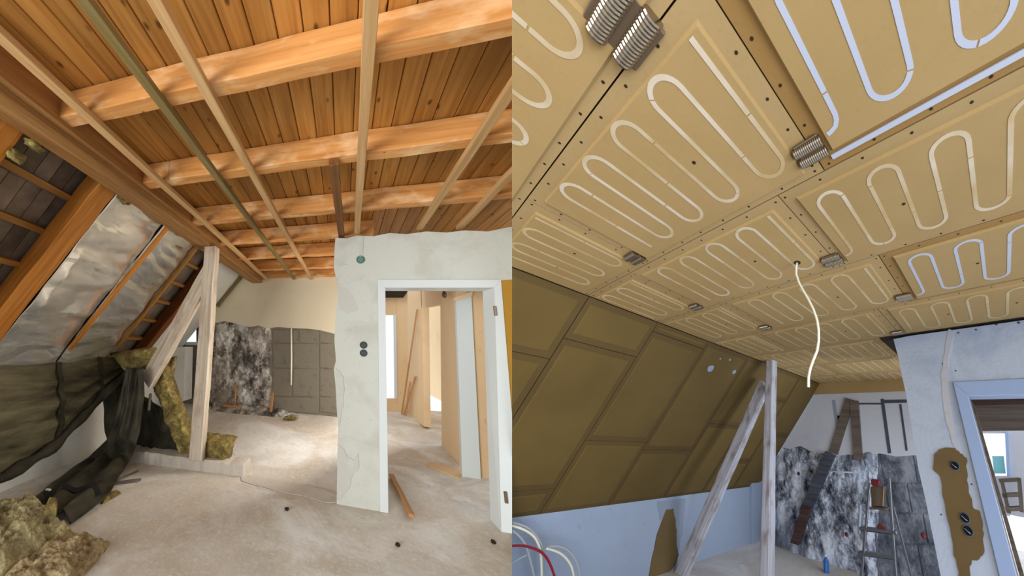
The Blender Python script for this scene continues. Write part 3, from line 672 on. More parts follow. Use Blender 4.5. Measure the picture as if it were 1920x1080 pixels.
# hall behind the doorway
HW = 1.45
wh = thing('wall_hall', L, (HW, 6.5, 0), 'warm cream hall wall with a bright doorway, seen through the door frame', 'wall', kind='structure')
m = MB()
for q in ([(825, 505), (853, 505), (864, 886), (828, 836)], [(786, 505), (826, 505), (826, 571), (790, 577)], [(764, 505), (790, 505), (795, 800), (764, 778)]):
    m.prism(px(L, q, 0, HW), (.12, 0, 0))
m.build('plaster', L, M['hall_wall'], wh)
m = MB(); m.box(2.9, 3.0, 4.6, 15, -.05, 3.2); m.build('room_beyond', L, M['hall_wall'], wh)
we = thing('wall_hall_end', L, (1.2, 8.4, 0), 'cream end wall of the hall with a tall bright window', 'wall', kind='structure')
m = MB()
for q in ([(742, 500), (772, 500), (768, 782), (744, 782)], [(690, 500), (743, 500), (743, 590), (690, 590)], [(690, 748), (745, 748), (745, 782), (690, 782)]): m.prism(px(L, q, 1, 8.4), (0, .12, 0))
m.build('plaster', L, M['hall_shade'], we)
m = MB(); m.prism(px(L, [(700, 545), (766, 545), (757, 557), (700, 557)], 1, 8.2), (0, .1, 0)); m.build('ceiling_hole', L, M['dark_gap'], we)
w2 = thing('window_2', L, L.on(731, 748, 1, 8.4), 'tall narrow bright window at the end of the hall', 'window', kind='structure')
MB().prism(px(L, [(738, 590), (743, 590), (745, 748), (740, 748)], 1, 8.38), (0, .08, 0)).build('window_frame', L, M['lacquer'], w2)
MB().prism(px(L, [(690, 594), (739, 594), (741, 748), (690, 748)], 1, 8.46), (0, .005, 0)).build('pane', L, M['glass'], w2)
# near lining in the hall
d2 = thing('door_2', L, L.on(884, 887, 2, 0), 'white door lining standing in the hall', 'door', kind='structure')
q = px(L, [(855, 564), (884, 554), (901, 890), (866, 884)], 1, 4.5); q[2].z = q[3].z = 0
MB().prism(q, (0, .06, 0)).build('jamb', L, M['lacquer'], d2)
q = px(L, [(851, 558), (886, 546), (886, 554), (854, 565)], 1, 4.48); MB().prism(q, (0, .08, 0)).build('head', L, M['hall_wall'], d2)
q = px(L, [(840, 505), (940, 505), (945, 900), (901, 889), (884, 546), (851, 558)], 1, 4.56); q[2].z = q[3].z = -.02
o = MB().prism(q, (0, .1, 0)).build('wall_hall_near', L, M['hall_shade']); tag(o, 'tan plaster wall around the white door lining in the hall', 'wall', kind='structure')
p = L.on(833, 552, 1, 4.62); lump('lamp_stub', L, p, (.03, .02, .05), 'dark_steel', 'small dark wall fitting high on the cream hall wall', 'fitting', seed=2, res=2)
# sticks leaning in the hall corner
for (t0, b0, w, lb) in (((781, 580), (752, 777), .035, 'longest brown slat leaning in the hall corner'), ((778, 706), (757, 778), .07, 'short orange board leaning at the foot of the longest slat'), ((768, 716), (760, 780), .05, 'narrow orange board leaning beside the short one')):
    fb = L.on(*b0, 2, 0); tp = L.on(*t0, 0, HW - .06)
    tag(MB().beam(fb, tp, (.0, w, 0), (.03, 0, 0), 5, .003).build('leaning_slat', L, M['stick'], bevel=.003), lb, 'slat', 'slats in the hall corner')
q = [L.on(x, y, 2, .015) for x, y in ((797, 871), (806, 866), (874, 883), (860, 896))]
tag(MB().prism(q, (0, 0, -.015)).build('cardboard_piece', L, M['hall_shade']), 'flat brown board lying on the hall floor before the white lining', 'board')
fb = L.on(730, 893, 2, .02); tp = L.on(766, 970, 2, .02)
tag(MB().beam(fb, tp, (.05, 0, 0), (0, 0, .03), 4, .003).build('floor_slat', L, M['stick'], bevel=.003), 'orange slat lying on the floor inside the white door frame', 'slat')

# ================================================================== SECOND ROOM: the same attic boarded and fitted with ceiling heating
CC = 2.5
rc = thing('ceiling', R, (-1, 2, CC), 'flat attic ceiling carrying the tan heating boards', 'ceiling', kind='structure')
MB().box(-2.5, 1.6, -.9, 5.0, CC + .018, CC + .08).build('backing', R, M['dark_gap'], rc)
BJ = [-.62, .066, .72, 1.39, 2.085, 2.78, 3.5, 4.25, 4.93]
bright = {(1, 2): 'pipe_white', (3, 2): 'pipe_white', (0, 1): 'pipe_mid', (0, 0): 'pipe_mid', (1, 1): 'pipe_mid', (2, 1): 'pipe_mid', (2, 2): 'pipe_mid'}
rown = ['topmost row', 'first full row', 'second row', 'third row', 'fourth row', 'fifth row', 'sixth row', 'last row before the rear wall']
coln = ['beside the roof slope', 'in the middle of the ceiling', 'on the door side', 'outermost on the door side']
def serp(a0, a1, b0, b1, pitch, first_far):
    pts = []; a = a1; far = first_far; r = pitch / 2
    def arc(ac, bc, sg):
        return [(ac + r * math.cos(t), bc + sg * r * math.sin(t)) for t in [math.pi * k / 14 for k in range(1, 14)]]
    pts.append((a, b0 if far else b1))
    while a - pitch > a0 - .001:
        if far: pts.append((a, b1 - r)); pts += arc(a - r, b1 - r, 1); pts.append((a - pitch, b1 - r))
        else: pts.append((a, b0 + r)); pts += arc(a - r, b0 + r, -1); pts.append((a - pitch, b0 + r))
        a -= pitch; far = not far
    pts.append((a, b1 if far else b0)); return pts
for i in range(8):
    b0, b1 = BJ[i], BJ[i + 1]; j0 = -.281 if i % 2 else -.508
    cuts = [-2.42] + [c for c in (j0 - 1.25, j0, j0 + 1.25) if c > -2.3] + [1.6]
    for k, (a0, a1) in enumerate(zip(cuts, cuts[1:])):
        if b0 > 2.7 and a0 > -.6: continue
        if b0 > 2.7 and a1 > -.7: a1 = -.72
        if a0 > .6: continue
        if R.w((a1, b0, CC)).x < 0 and R.w((a1, b1, CC)).x < 0: continue
        t = thing('heating_panel', R, ((a0 + a1) / 2, (b0 + b1) / 2, CC), 'tan ceiling heating board, ' + rown[i] + ', ' + coln[k], 'panel', 'ceiling heating boards')
        g = .0025
        MB().box(a0 + g, a1 - g, b0 + g, b1 - g, CC, CC + .016).build('board', R, M['board_brown' if (k == 2 and i in (1, 3)) else 'board_edge'], t)
        fa0, fa1, fb0, fb1 = a0 + .06, a1 - .065, b0 + .055, b1 - (.065 if (i, k) == (1, 2) else .035)
        if k == 0: fa0 = a0 + .03
        m = MB(); e = .008
        vs = [(fa0, fb0, CC), (fa1, fb0, CC), (fa1, fb1, CC), (fa0, fb1, CC), (fa0 + e, fb0 + e, CC - .012), (fa1 - e, fb0 + e, CC - .012), (fa1 - e, fb1 - e, CC - .012), (fa0 + e, fb1 - e, CC - .012)]
        m.add(vs, [(4, 5, 6, 7), (0, 1, 5, 4), (1, 2, 6, 5), (2, 3, 7, 6), (3, 0, 4, 7), (0, 3, 2, 1)])
        rf = m.build('raised_field', R, M['board'], t)
        pm = M[bright.get((i, k), 'pipe_faint')]
        sp = serp(fa0 + .05, fa1 - .04 if k < 2 else fa1 - .05, fb0 + .014, fb1 - .065, .118, True) if k < 2 else serp(fa0 + .045, fa1 - .05, fb0 + .04, fb1 - .07, .112, False)
        if k == 2:
            aa, bb = sp[-1]; sp = sp[:-1] + [(aa, bb - .05), (aa - .004, bb - .03), (aa - .016, bb - .012), (aa - .034, bb - .004), (aa - .05, bb)]
        m = MB(); seg = [sp[0]]; acc = 0
        for u, v in zip(sp, sp[1:]):
            L_ = math.dist(u, v); cut = .24 if acc < .24 < acc + L_ else None
            if cut:
                tt = (.24 - acc) / L_; w_ = (u[0] + (v[0] - u[0]) * tt, u[1] + (v[1] - u[1]) * tt); seg.append(w_)
                m.strip([(x, y, CC - .0121) for x, y in seg], .0165, (0, 0, -1), .0012); t2 = min(.98, tt + .005 / L_)
                seg = [(u[0] + (v[0] - u[0]) * t2, u[1] + (v[1] - u[1]) * t2), v]; acc = L_ * (1 - t2) - .2
            else: seg.append(v); acc += L_
        m.strip([(x, y, CC - .0121) for x, y in seg], .0165, (0, 0, -1), .0012); m.build('heating_pipe', R, pm, rf)
        if (i, k) == (1, 2): MB().strip([(fa0 - .01 + s * .12, b1 - .042, CC - .001) for s in range(14)], .02, (0, 0, -1), .006).build('feed_pipe', R, M['pipe_white'], t)
        m = MB(); na = max(2, int((a1 - a0) / .16))
        for s in range(na + 1):
            aa = a0 + .03 + (a1 - a0 - .06) * s / na
            for bb in (b0 + .028, b1 - .02): m.lathe((aa + random.uniform(-.01, .01), bb, CC), [(.0055, 0), (.0055, .001), (.002, .0012)], 6, (0, 0, -1))
        for bb in (b0 + .15, b0 + .3, b0 + .45, b0 + .6):
            if bb < b1 - .05:
                for aa in (a0 + .025, a1 - .03): m.lathe((aa, bb + random.uniform(-.02, .02), CC), [(.0055, 0), (.0055, .001), (.002, .0012)], 6, (0, 0, -1))
        for aa in (a0 + (a1 - a0) * .35, a0 + (a1 - a0) * .68): m.lathe((aa, (b0 + b1) / 2, CC - .012), [(.008, 0), (.008, .001), (.002, .0012)], 7, (0, 0, -1))
        s_ = m.build('screws', R, M['dark_gap'], rf)
        if s_: s_['kind'] = 'stuff'
# pipe couplings at the board corners
CL = [(-.51, .015, 1.5, 'largest ribbed metal pipe coupling, cut by the upper edge of the photo'), (-.285, .612, 1.0, 'ribbed metal pipe coupling at the corner where the white pipe ends'),
      (-1.53, .632, 1.0, 'small metal pipe coupling nearest the slope in the first full row'), (-.515, 1.29, 1.0, 'metal pipe coupling beside the hanging white cable'),
      (-1.77, 1.325, .9, 'small metal pipe coupling in the second row near the slope'), (-1.54, 1.995, .9, 'tiny metal pipe coupling in the third row near the slope'),
      (-.284, 1.975, .9, 'metal pipe coupling in the third row near the door wall'), (-.513, 2.69, .8, 'metal pipe coupling just above the corner of the door wall')]
for (a, b, s, lb) in CL:
    t = thing('pipe_coupling', R, (a, b, CC), lb, 'coupling', 'metal pipe couplings in the ceiling')
    MB().box(a - .05 * s, a + .05 * s, b - .05 * s, b + .05 * s, CC - .0135, CC - .002).build('recess', R, M['dark_steel'], t, bevel=.004)
    for d in (-.024, .024):
        n_ = 28; pts = [(a - .055 * s + .11 * s * q / n_, b + d * s, CC - .012) for q in range(n_ + 1)]
        MB().tube(pts, [(.0188 if q % 2 else .0178) * s for q in range(n_ + 1)], 14).build('sleeve', R, M['steel'], t)

# fascia at the far end of the ceiling
tag(MB().box(-2.6, -.6, 4.84, 4.9, 2.315, CC + .01).build('fascia_board', R, M['board']), 'tan board closing the far end of the ceiling above the rear wall', 'board')

# roof slope boards
rs = thing('wall_slope', R, (-3.1, 2, 1.6), 'boarded roof slope', 'wall', kind='structure')
rs['label'] = 'olive brown boarded roof slope with filled joints'
ks = 1.25
def sp_(c, b, off=0.0): return Vector((-2.42 - (CC - c) / ks, b, c)) + Vector((ks, 0, -1)).normalized() * off
BS = [-.62, .06, .735, 1.39, 2.065, 2.795, 3.47, 4.15, 4.86]
HC = [[1.9], [2.02], [2.18, 1.0], [2.415, 1.43], [1.35], [1.68], [2.1, 1.2], [1.6]]
for i in range(8):
    cs = [CC - .004] + HC[i] + [.765]
    for c1, c0 in zip(cs, cs[1:]):
        b0, b1 = BS[i], BS[i + 1]; g = .003
        if R.w(sp_(c1, b1)).x < 0 and R.w(sp_(c0, b1)).x < 0: continue
        q = [sp_(c1 - g, b0 + g), sp_(c1 - g, b1 - g), sp_(c0 + g, b1 - g), sp_(c0 + g, b0 + g)]
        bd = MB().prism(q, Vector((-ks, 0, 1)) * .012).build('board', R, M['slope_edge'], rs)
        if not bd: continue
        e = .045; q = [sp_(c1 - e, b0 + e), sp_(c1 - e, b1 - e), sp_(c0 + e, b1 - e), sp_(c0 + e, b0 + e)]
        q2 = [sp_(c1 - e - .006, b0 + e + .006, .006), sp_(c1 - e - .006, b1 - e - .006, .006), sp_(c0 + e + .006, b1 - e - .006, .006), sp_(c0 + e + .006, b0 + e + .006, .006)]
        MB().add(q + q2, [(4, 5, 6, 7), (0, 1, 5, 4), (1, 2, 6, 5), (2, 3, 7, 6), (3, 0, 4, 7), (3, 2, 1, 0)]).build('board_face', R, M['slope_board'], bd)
q = [sp_(CC, -.7, -.02), sp_(CC, 4.86, -.02), sp_(.765, 4.86, -.02), sp_(.765, -.7, -.02)]
MB().prism(q, Vector((-ks, 0, 1)) * .05).build('backing', R, M['dark_gap'], rs)
for x, y, r in ((1332, 690, .045), (1376, 697, .03), (1350, 672, .012), (1368, 674, .015)):
    p = R.onp(x, y, (-ks, 0, 1), CC + ks * 2.42); d = Vector((ks, 0, -1)).normalized()
    x_, y_ = Vector((0, 1, 0)), d.cross(Vector((0, 1, 0)))
    MB().prism([p + d * .006 + (x_ * math.cos(t) + y_ * math.sin(t)) * r * (1 + .35 * nz((math.cos(t), math.sin(t), x), 1.3)) for t in [k * math.pi / 9 for k in range(18)]], d * .003).build('filler_dab', R, M['wall_cool_patch'], rs)

# knee wall
KN = -3.80
wk = thing('wall_knee', R, (KN, 2.5, 0), 'low white knee wall under the boarded slope', 'wall', kind='structure')
MB().box(KN - .12, KN, -.3, 4.9, -.35, .772).build('plaster', R, M['wall_cool'], wk)
pk = lambda pts, mat, name, jag=2: patch(pts, mat, name, 0, KN, .006, R, wk, jag)
pk([(1232, 940), (1285, 935), (1280, 1000), (1268, 1040), (1262, 985), (1236, 975)], 'wall_cool_patch', 'filler_patch')
p = patch([(1248, 956), (1262, 953), (1266, 985), (1268, 1010), (1272, 1040), (1264, 1062), (1245, 1082), (1236, 1110), (1210, 1110), (1222, 1045), (1232, 1000)], 'clay', 'clay_patch', 0, KN, .010, R, wk, 2)
pk([(1252, 1046), (1268, 1042), (1266, 1056), (1254, 1060)], 'black', 'dark_hole', 1)
m = MB(); m.prism([R.on(1405, 905, 0, KN + .0), R.on(1432, 880, 0, KN), R.on(1432, 1040, 0, KN), R.on(1405, 1045, 0, KN)], (.05, 0, 0)); m.build('corner_plaster', R, M['wall_cool'], wk)

def fl(u, v):
    a = -4.2 + u * 5.6; b = .0 + v * 8.2; return (a, b, .004 * nz((a, b, 0), 3))
m = MB(); m.sheet(fl, 40, 60, (0, 0, -.1))
tag(m.build('floor', R, M['screed_cool'], smooth=True), 'pale swept floor of the boarded attic room', 'floor', kind='structure')

# post and brace
post(R, (-2.335, 3.03, 0), (-2.315, 3.03, 2.495), (.115, 0, 0), (0, .11, 0), 'post', 'limed_cool', 'white painted upright post in front of the boarded slope', 'post')
ft = R.on(1262, 1078, 1, 3.1); hd = R.on(1424, 712, 1, 3.1)
dr = (ft - hd).normalized(); ft = ft + dr * max(0, (ft.z - .0) / max(.05, -dr.z) * .6)
post(R, ft, hd, (.115, 0, -.115), (0, .1, 0), 'diagonal_brace', 'limed_cool', 'white painted diagonal brace leaning from the post down to the knee wall', 'brace')

# hanging cable
cb = px(R, [(1495, 490), (1493, 502), (1493, 515), (1498, 530), (1506, 545), (1516, 562), (1525, 580), (1532, 600), (1535, 620), (1535, 640), (1532, 658), (1525, 675), (1519, 692), (1516, 708), (1516, 726)], 1, 1.2)
cb[0].z = CC
t = thing('hanging_cable', R, cb[0], 'white cable hanging loose from a hole in the ceiling boards', 'cable')
MB().tube(cb, .0072, 8).build('sheath', R, M['cable_white'], t, smooth=True)
MB().lathe((cb[0].x, cb[0].y, CC - .0125), [(.02, 0), (.02, .002), (.012, .003)], 12, (0, 0, -1)).build('hole_rim', R, M['dark_gap'], t)

# rear wall
RB = 4.92
wr = thing('wall_back', R, (-2, RB, 0), 'rear wall of the boarded room, white above and sooty masonry below', 'wall', kind='structure')
m = MB()
for q in ([(1466, 700), (1790, 700), (1800, 1100), (1466, 1075)], [(1440, 888), (1466, 888), (1466, 1075), (1440, 1075)], [(1440, 700), (1466, 700), (1466, 836), (1440, 836)]):
    P = px(R, q, 1, RB); m.prism(P, (0, .15, 0))
m.build('core', R, M['block_cool'], wr)
lw = [(1466, 838), (1480, 842), (1500, 836), (1520, 846), (1545, 850), (1560, 856), (1590, 852), (1620, 855), (1650, 850), (1680, 856), (1740, 852)]
MB().prism(px(R, [(1466, 700), (1760, 700)] + lw[::-1], 1, RB - .03), (0, .03, 0)).build('plaster', R, M['wall_lavender'], wr)
def f(u, v):
    x = 1440 + u * 212; y = 832 + v * 250
    p = R.on(x, y, 1, RB); e = min(1, 8 * v, 10 * min(u, 1 - u))
    d = noise.fractal(Vector((p.x * 4, 2, p.z * 4)), 1.0, 2.1, 6) * .06 + .05 * max(0, noise.noise(Vector((p.x * 2, 3, p.z * 2)))) + .05
    return p + Vector((0, -max(.012, d) * e + .02 * (1 - e), 0))
m = MB(); m.sheet(f, 90, 90, (0, .05, 0)); m.build('rubble_face', R, M['rubble_cool'], wr)
yy = [846, 905, 962, 1020, 1085]
for r in range(4):
    xs = [1648, 1690, 1740, 1800] if r % 2 else [1648, 1710, 1760, 1800]
    for x0, x1 in zip(xs, xs[1:]):
        s0, s1 = (yy[r] - 846) * .17, (yy[r + 1] - 846) * .17
        q = px(R, [(x0 + s0 + 1, yy[r] + 1), (x1 + s0 - 1, yy[r] + 1), (x1 + s1 - 1, yy[r + 1] - 1), (x0 + s1 + 1, yy[r + 1] - 1)], 1, RB)
        MB().prism(q, (0, -.008 - .006 * random.random(), 0)).build('block', R, M['block_cool'], wr, bevel=.008)
def bar(p, q, wpx, name, mat, val=RB - .05, th=.05, par=wr):
    d = Vector((q[0] - p[0], q[1] - p[1])).normalized(); nx, ny = -d.y * wpx / 2, d.x * wpx / 2
    return MB().prism(px(R, [(p[0] + nx, p[1] + ny), (q[0] + nx, q[1] + ny), (q[0] - nx, q[1] - ny), (p[0] - nx, p[1] - ny)], 1, val), (0, th, 0)).build(name, R, M[mat], par)
bar((1593, 748), (1562, 850), 17, 'timber', 'grey_timber', RB - .06)
bar((1601, 752), (1609, 862), 16, 'timber', 'grey_timber', RB - .07)
bar((1556, 850), (1508, 960), 20, 'timber', 'sooty_timber', RB - .16, .06)
bar((1512, 950), (1489, 1020), 16, 'timber', 'rust_timber', RB - .2, .08)
bar((1608, 757), (1655, 757), 3, 'groove', 'groove', RB - .036, .01); bar((1654, 753), (1700, 752), 6, 'groove', 'groove', RB - .036, .01)
bar((1654, 748), (1668, 850), 6, 'groove', 'groove', RB - .036, .01); bar((1688, 758), (1700, 845), 4, 'groove', 'groove', RB - .036, .01)
bar((1563, 750), (1570, 800), 6, 'groove', 'wall_cool_patch', RB - .034, .01)
p = R.on(1574, 783, 1, RB - .03); MB().box(p.x - .03, p.x + .03, p.y - .015, p.y + .02, p.z - .03, p.z + .03).build('socket_hole', R, M['black'], wr)
MB().tube(px(R, [(1540, 882), (1568, 884), (1600, 886)], 1, RB - .12), .012, 8).build('water_pipe', R, M['pipe_white'], wr, smooth=True)
MB().tube(px(R, [(1613, 946), (1612, 975), (1611, 1000)], 1, RB - .14), .022, 8).build('waste_pipe', R, M['pipe_white'], wr, smooth=True)
for x, y, r, mt in ((1498, 888, .028, 'red'), (1588, 1002, .028, 'red'), (1732, 1004, .035, 'red'), (1523, 884, .025, 'black')):
    p = R.on(x, y, 1, RB - .12); MB().lathe(p, [(r * .4, 0), (r, .01), (r * .8, .03), (r * .3, .035)], 9, (0, -1, 0)).build('pipe_stub', R, M[mt], wr)
w3 = thing('window_1', R, R.on(1455, 888, 1, RB), 'narrow bright window slit beside the white painted post', 'window', kind='structure')
MB().prism(px(R, [(1464, 834), (1470, 834), (1470, 890), (1464, 890)], 1, RB), (0, .1, 0)).build('window_frame', R, M['grey_timber'], w3)
MB().prism(px(R, [(1442, 837), (1465, 837), (1465, 888), (1442, 888)], 1, RB + .06), (0, .005, 0)).build('pane', R, M['glass'], w3)
heap([(1530, 1032), (1700, 1062), (1690, 1090), (1520, 1048)], .16, 'rubble_cool', 'rubble', 'grey rubble heap along the foot of the white and sooty wall', 'rubble', 5, R, 44)

# stepladder
ld = thing('stepladder', R, (-1.9, 4.3, 0), 'aluminium stepladder standing before the sooty wall', 'ladder')
LB = 4.35
def rail(p, q, w, name='rail', b=LB, b2=None, mat='alu'):
    P, Q = R.on(*p, 1, b), R.on(*q, 1, b2 if b2 else b); d = (Q - P).normalized()
    if Q.z > .02 and name in ('rail', 'rear_leg'): Q = Q + d * ((Q.z) / max(.2, -d.z))
    MB().beam(P, Q, (w, 0, 0), (0, .03, 0), 2, 0).build(name, R, M[mat], ld, bevel=.003)
rail((1628, 905), (1612, 1080), .03); rail((1664, 895), (1676, 1080), .032)
rail((1612, 995), (1680, 1003), .03, 'rung'); rail((1608, 1041), (1678, 1050), .03, 'rung')
for p, q in (((1611, 994), (1681, 1002)), ((1608, 1041), (1676, 1049))):
    P, Q = R.on(*p, 1, LB), R.on(*q, 1, LB); MB().beam(P, Q, (0, .09, 0), (0, 0, .03), 1).build('tread', R, M['alu'], ld, bevel=.003)
rail((1672, 950), (1706, 1080), .03, 'rear_leg', LB + .25, LB + .35); rail((1640, 1000), (1646, 1080), .02, 'rear_leg', LB + .25, LB + .35)
P = R.on(1630, 955, 1, LB); Q = R.on(1662, 957, 1, LB); MB().beam(P, Q, (0, .14, 0), (0, 0, .02), 1).build('platform', R, M['dark_steel'], ld, bevel=.003)
q = px(R, [(1632, 912), (1658, 912), (1656, 950), (1634, 950)], 1, LB + .08)
tag(MB().prism(q, (0, .1, 0)).build('tool_box', R, M['dark_steel'], bevel=.006), 'dark box standing on the stepladder platform', 'box')
q = px(R, [(1632, 898), (1650, 900), (1648, 911), (1634, 911)], 1, LB + .08)
tag(MB().prism(q, (0, .06, 0)).build('rag', R, M['red'], bevel=.01), 'dark red cloth lying on the box on the stepladder', 'cloth')
q = px(R, [(1650, 980), (1664, 996), (1648, 997), (1643, 988)], 1, LB + .02)
tag(MB().prism(q, (0, .03, 0)).build('rag', R, M['red'], bevel=.006), 'dull red cloth hanging over the upper ladder tread', 'cloth')
# bottle
p = R.on(1550, 1074, 2, 0)
bt = thing('bottle', R, p, 'small blue plastic bottle on the pale floor', 'bottle')
MB().lathe(p, [(.034, 0), (.038, .01), (.038, .1), (.03, .13), (.016, .15), (.016, .17)], 14).build('body', R, M['blue'], bt, smooth=True)
MB().lathe(p + Vector((0, 0, .165)), [(.018, 0), (.018, .025), (.014, .028)], 12).build('cap', R, M['lacquer'], bt)

# cable coil in the corner
A0 = -3.55
coils = [([(940, 975), (970, 982), (990, 990), (1006, 1006), (1017, 1030), (1016, 1100)], 'cable_grey', 'outermost grey cable loop beside the red one'),
         ([(940, 982), (975, 990), (1000, 1005), (1012, 1028), (1015, 1055), (1016, 1100)], 'cable_white', 'white cable loop between the grey ones'),
         ([(940, 986), (968, 1000), (985, 1022), (994, 1050), (1006, 1100)], 'cable_grey', 'inner grey cable loop, cut by the photo edge'),
         ([(940, 1025), (975, 1023), (1000, 1028), (1018, 1038), (1030, 1055), (1040, 1082), (1042, 1105)], 'cable_red', 'dark red cable loop before the knee wall'),
         ([(1024, 1026), (1045, 1024), (1062, 1030), (1074, 1042), (1084, 1062), (1092, 1105)], 'cable_grey', 'grey cable loop furthest along the knee wall'),
         ([(1024, 1028), (1048, 1036), (1064, 1050), (1074, 1070), (1078, 1105)], 'cable_white', 'short white cable loop under the furthest grey one'),
         ([(940, 1068), (965, 1052), (988, 1040)], 'cable_grey', 'short grey cable end rising behind the red loop')]
for i, (pts, mt, lb) in enumerate(coils):
    P = px(R, pts, 0, A0 + .02 * i); S = []
    for k in range(len(P) - 1):
        p0, p1, p2, p3 = P[max(k - 1, 0)], P[k], P[k + 1], P[min(k + 2, len(P) - 1)]
        for s in range(5):
            t = s / 5; S.append(.5 * (2 * p1 + (p2 - p0) * t + (2 * p0 - 5 * p1 + 4 * p2 - p3) * t * t + (3 * p1 - p0 - 3 * p2 + p3) * t ** 3))
    S.append(P[-1])
    o = MB().tube(S, .0085, 8).build('cable', R, M[mt], smooth=True); tag(o, lb, 'cable', 'loose cables at the knee wall')

# door wall
DR = 2.87
wd2 = thing('wall_door', R, (-.3, DR, 0), 'white door wall with a brown clay strip', 'wall', kind='structure')
le = [(1675, 636), (1684, 668), (1690, 700), (1698, 735), (1706, 780), (1713, 825), (1722, 880), (1735, 935), (1748, 1000), (1764, 1080)]
A = px(R, le, 1, DR); A.append(Vector((A[-1].x, DR, -.02)))
o1 = R.on(1800, 730, 1, DR); o2 = Vector((1.3, DR, o1.z)); o0 = Vector((o1.x - .01, DR, -.02))
tpx = [(1955, 594), (1900, 602), (1860, 606), (1820, 613), (1780, 617), (1740, 624), (1705, 630)]
te = [Vector((p.x, DR, CC + .004)) for p in px(R, tpx, 1, DR)]; te[0] = Vector((1.4, DR, CC + .004))
MB().prism(A + [o0, o1, o2, Vector((1.4, DR, o1.z))] + te, (0, .13, 0)).build('plaster', R, M['wall_cool_bright'], wd2)
pt = lambda pts, mat, name, jag=2, th=-.005: patch(pts, mat, name, 1, DR, th, R, wd2, jag)
pt([(1778, 618), (1790, 620), (1778, 670), (1776, 700), (1790, 800), (1800, 850), (1785, 830), (1770, 770), (1764, 700), (1772, 660)], 'wall_lavender', 'filler_patch', 2, -.003)
pt([(1752, 852), (1768, 841), (1790, 840), (1800, 850), (1812, 858), (1813, 880), (1816, 910), (1824, 950), (1838, 960), (1843, 985), (1843, 1010), (1846, 1035), (1836, 1048), (1822, 1050), (1818, 1062), (1822, 1100), (1802, 1100), (1795, 1060), (1788, 1030), (1782, 990), (1774, 960), (1768, 930), (1764, 895), (1750, 880)], 'clay', 'clay_patch', 2, -.009)
for x, y, lb in ((1790, 873, 'topmost round box with wires in the brown clay strip'), (1809, 971, 'middle round box with wires in the brown clay strip'), (1815, 995, 'lowest round box with wires in the brown clay strip')):
    p = R.on(x, y, 1, DR - .009); t = thing('socket_box', R, p, lb, 'socket')
    d = Vector((0, -1, 0)); r = .032
    MB().lathe(p, [(r, 0), (r, .006), (r * .88, .007), (r * .86, .002), (r * .1, .001)], 18, d).build('ring', R, M['blue_dull'], t)
    MB().lathe(p + d * .001, [(r * .84, 0), (r * .84, .002), (r * .7, .0025)], 16, d).build('cavity', R, M['black'], t)
    MB().tube([p + Vector((-.018, -.004, .01)), p + Vector((0, -.012, -.004)), p + Vector((.012, -.006, -.014))], .003, 6).build('wire', R, M['cable_grey'], t)
for x, y, r in ((1775, 690, .012), (1792, 695, .006), (1768, 682, .008), (1765, 965, .006), (1822, 908, .006), (1868, 608, .01), (1830, 618, .008), (1797, 624, .008), (1910, 605, .01)):
    p = R.on(x, y, 1, DR); MB().lathe(p, [(r, 0), (r * .9, .002), (r * .3, .003)], 7, (0, -1, 0)).build('chip', R, M['dark_plastic'], wd2)
d4 = thing('door_1', R, R.on(1880, 1080, 1, DR), 'white casing of the doorway beside the brown clay strip', 'door', kind='structure')
c0, c1, c2, c3 = px(R, [(1787, 717), (1816, 743), (1907, 1080), (1874, 1080)], 1, DR)
b2 = Vector((c2.x + (c2.x - c1.x) * c2.z / (c1.z - c2.z), DR, 0)); b3 = Vector((c3.x + (c3.x - c0.x) * c3.z / (c0.z - c3.z), DR, 0))
MB().prism([c0, c1, b2, b3], (0, -.02, 0)).build('casing', R, M['lacquer_cool'], d4, bevel=.003)
e0 = c0.copy(); e1 = c1.copy(); e0.x = e1.x = 1.3
MB().prism([c0, e0, e1, c1], (0, -.02, 0)).build('casing', R, M['lacquer_cool'], d4, bevel=.003)
MB().prism([c1, b2, b2 + Vector((0, .2, 0)), c1 + Vector((0, .2, 0))], (-.03, 0, 0)).build('jamb', R, M['grey_timber'], d4)
MB().prism([c1, e1, e1 + Vector((0, .2, 0)), c1 + Vector((0, .2, 0))], (0, 0, .03)).build('head_jamb', R, M['lacquer_cool'], d4)
# room beyond the second doorway
q = px(R, [(1800, 700), (1960, 690), (1960, 806), (1822, 808)], 1, 3.5)
o = MB().prism(q, (0, .1, 0)).build('wall_lintel', R, M['grey_timber']); tag(o, 'brown grey lintel wall seen above through the doorway', 'wall', kind='structure')
q = px(R, [(1816, 744), (1960, 736), (1960, 756), (1820, 759)], 1, 3.46)
tag(MB().prism(q, (0, .04, 0)).build('lintel_lath', R, M['rust_timber']), 'reddish brown lath along the lintel behind the doorway', 'lath')
q = px(R, [(1818, 745), (1827, 760), (1912, 1060), (1902, 1062)], 1, 3.3); q[2].z -= .9; q[3].z -= .9
tag(MB().prism(q, (0, .06, 0)).build('inner_jamb', R, M['grey_timber']), 'dark weathered jamb just inside the doorway', 'jamb')
we = thing('wall_far', R, R.on(1890, 960, 1, 5.6), 'pale far wall of the room behind the doorway', 'wall', kind='structure')
m = MB()
for q in ([(1890, 790), (1990, 790), (1990, 985), (1893, 965)], [(1830, 893), (1892, 893), (1894, 968), (1830, 960)], [(1830, 780), (1890, 780), (1890, 812), (1830, 812)]): m.prism(px(R, q, 1, 5.6), (0, .1, 0))
m.build('plaster', R, M['wall_lavender'], we)
w4 = thing('window_2', R, R.on(1868, 893, 1, 5.6), 'bright window behind the doorway', 'window', kind='structure')
MB().prism(px(R, [(1884, 810), (1890, 810), (1894, 893), (1888, 893)], 1, 5.58), (0, .08, 0)).build('window_frame', R, M['lacquer_cool'], w4)
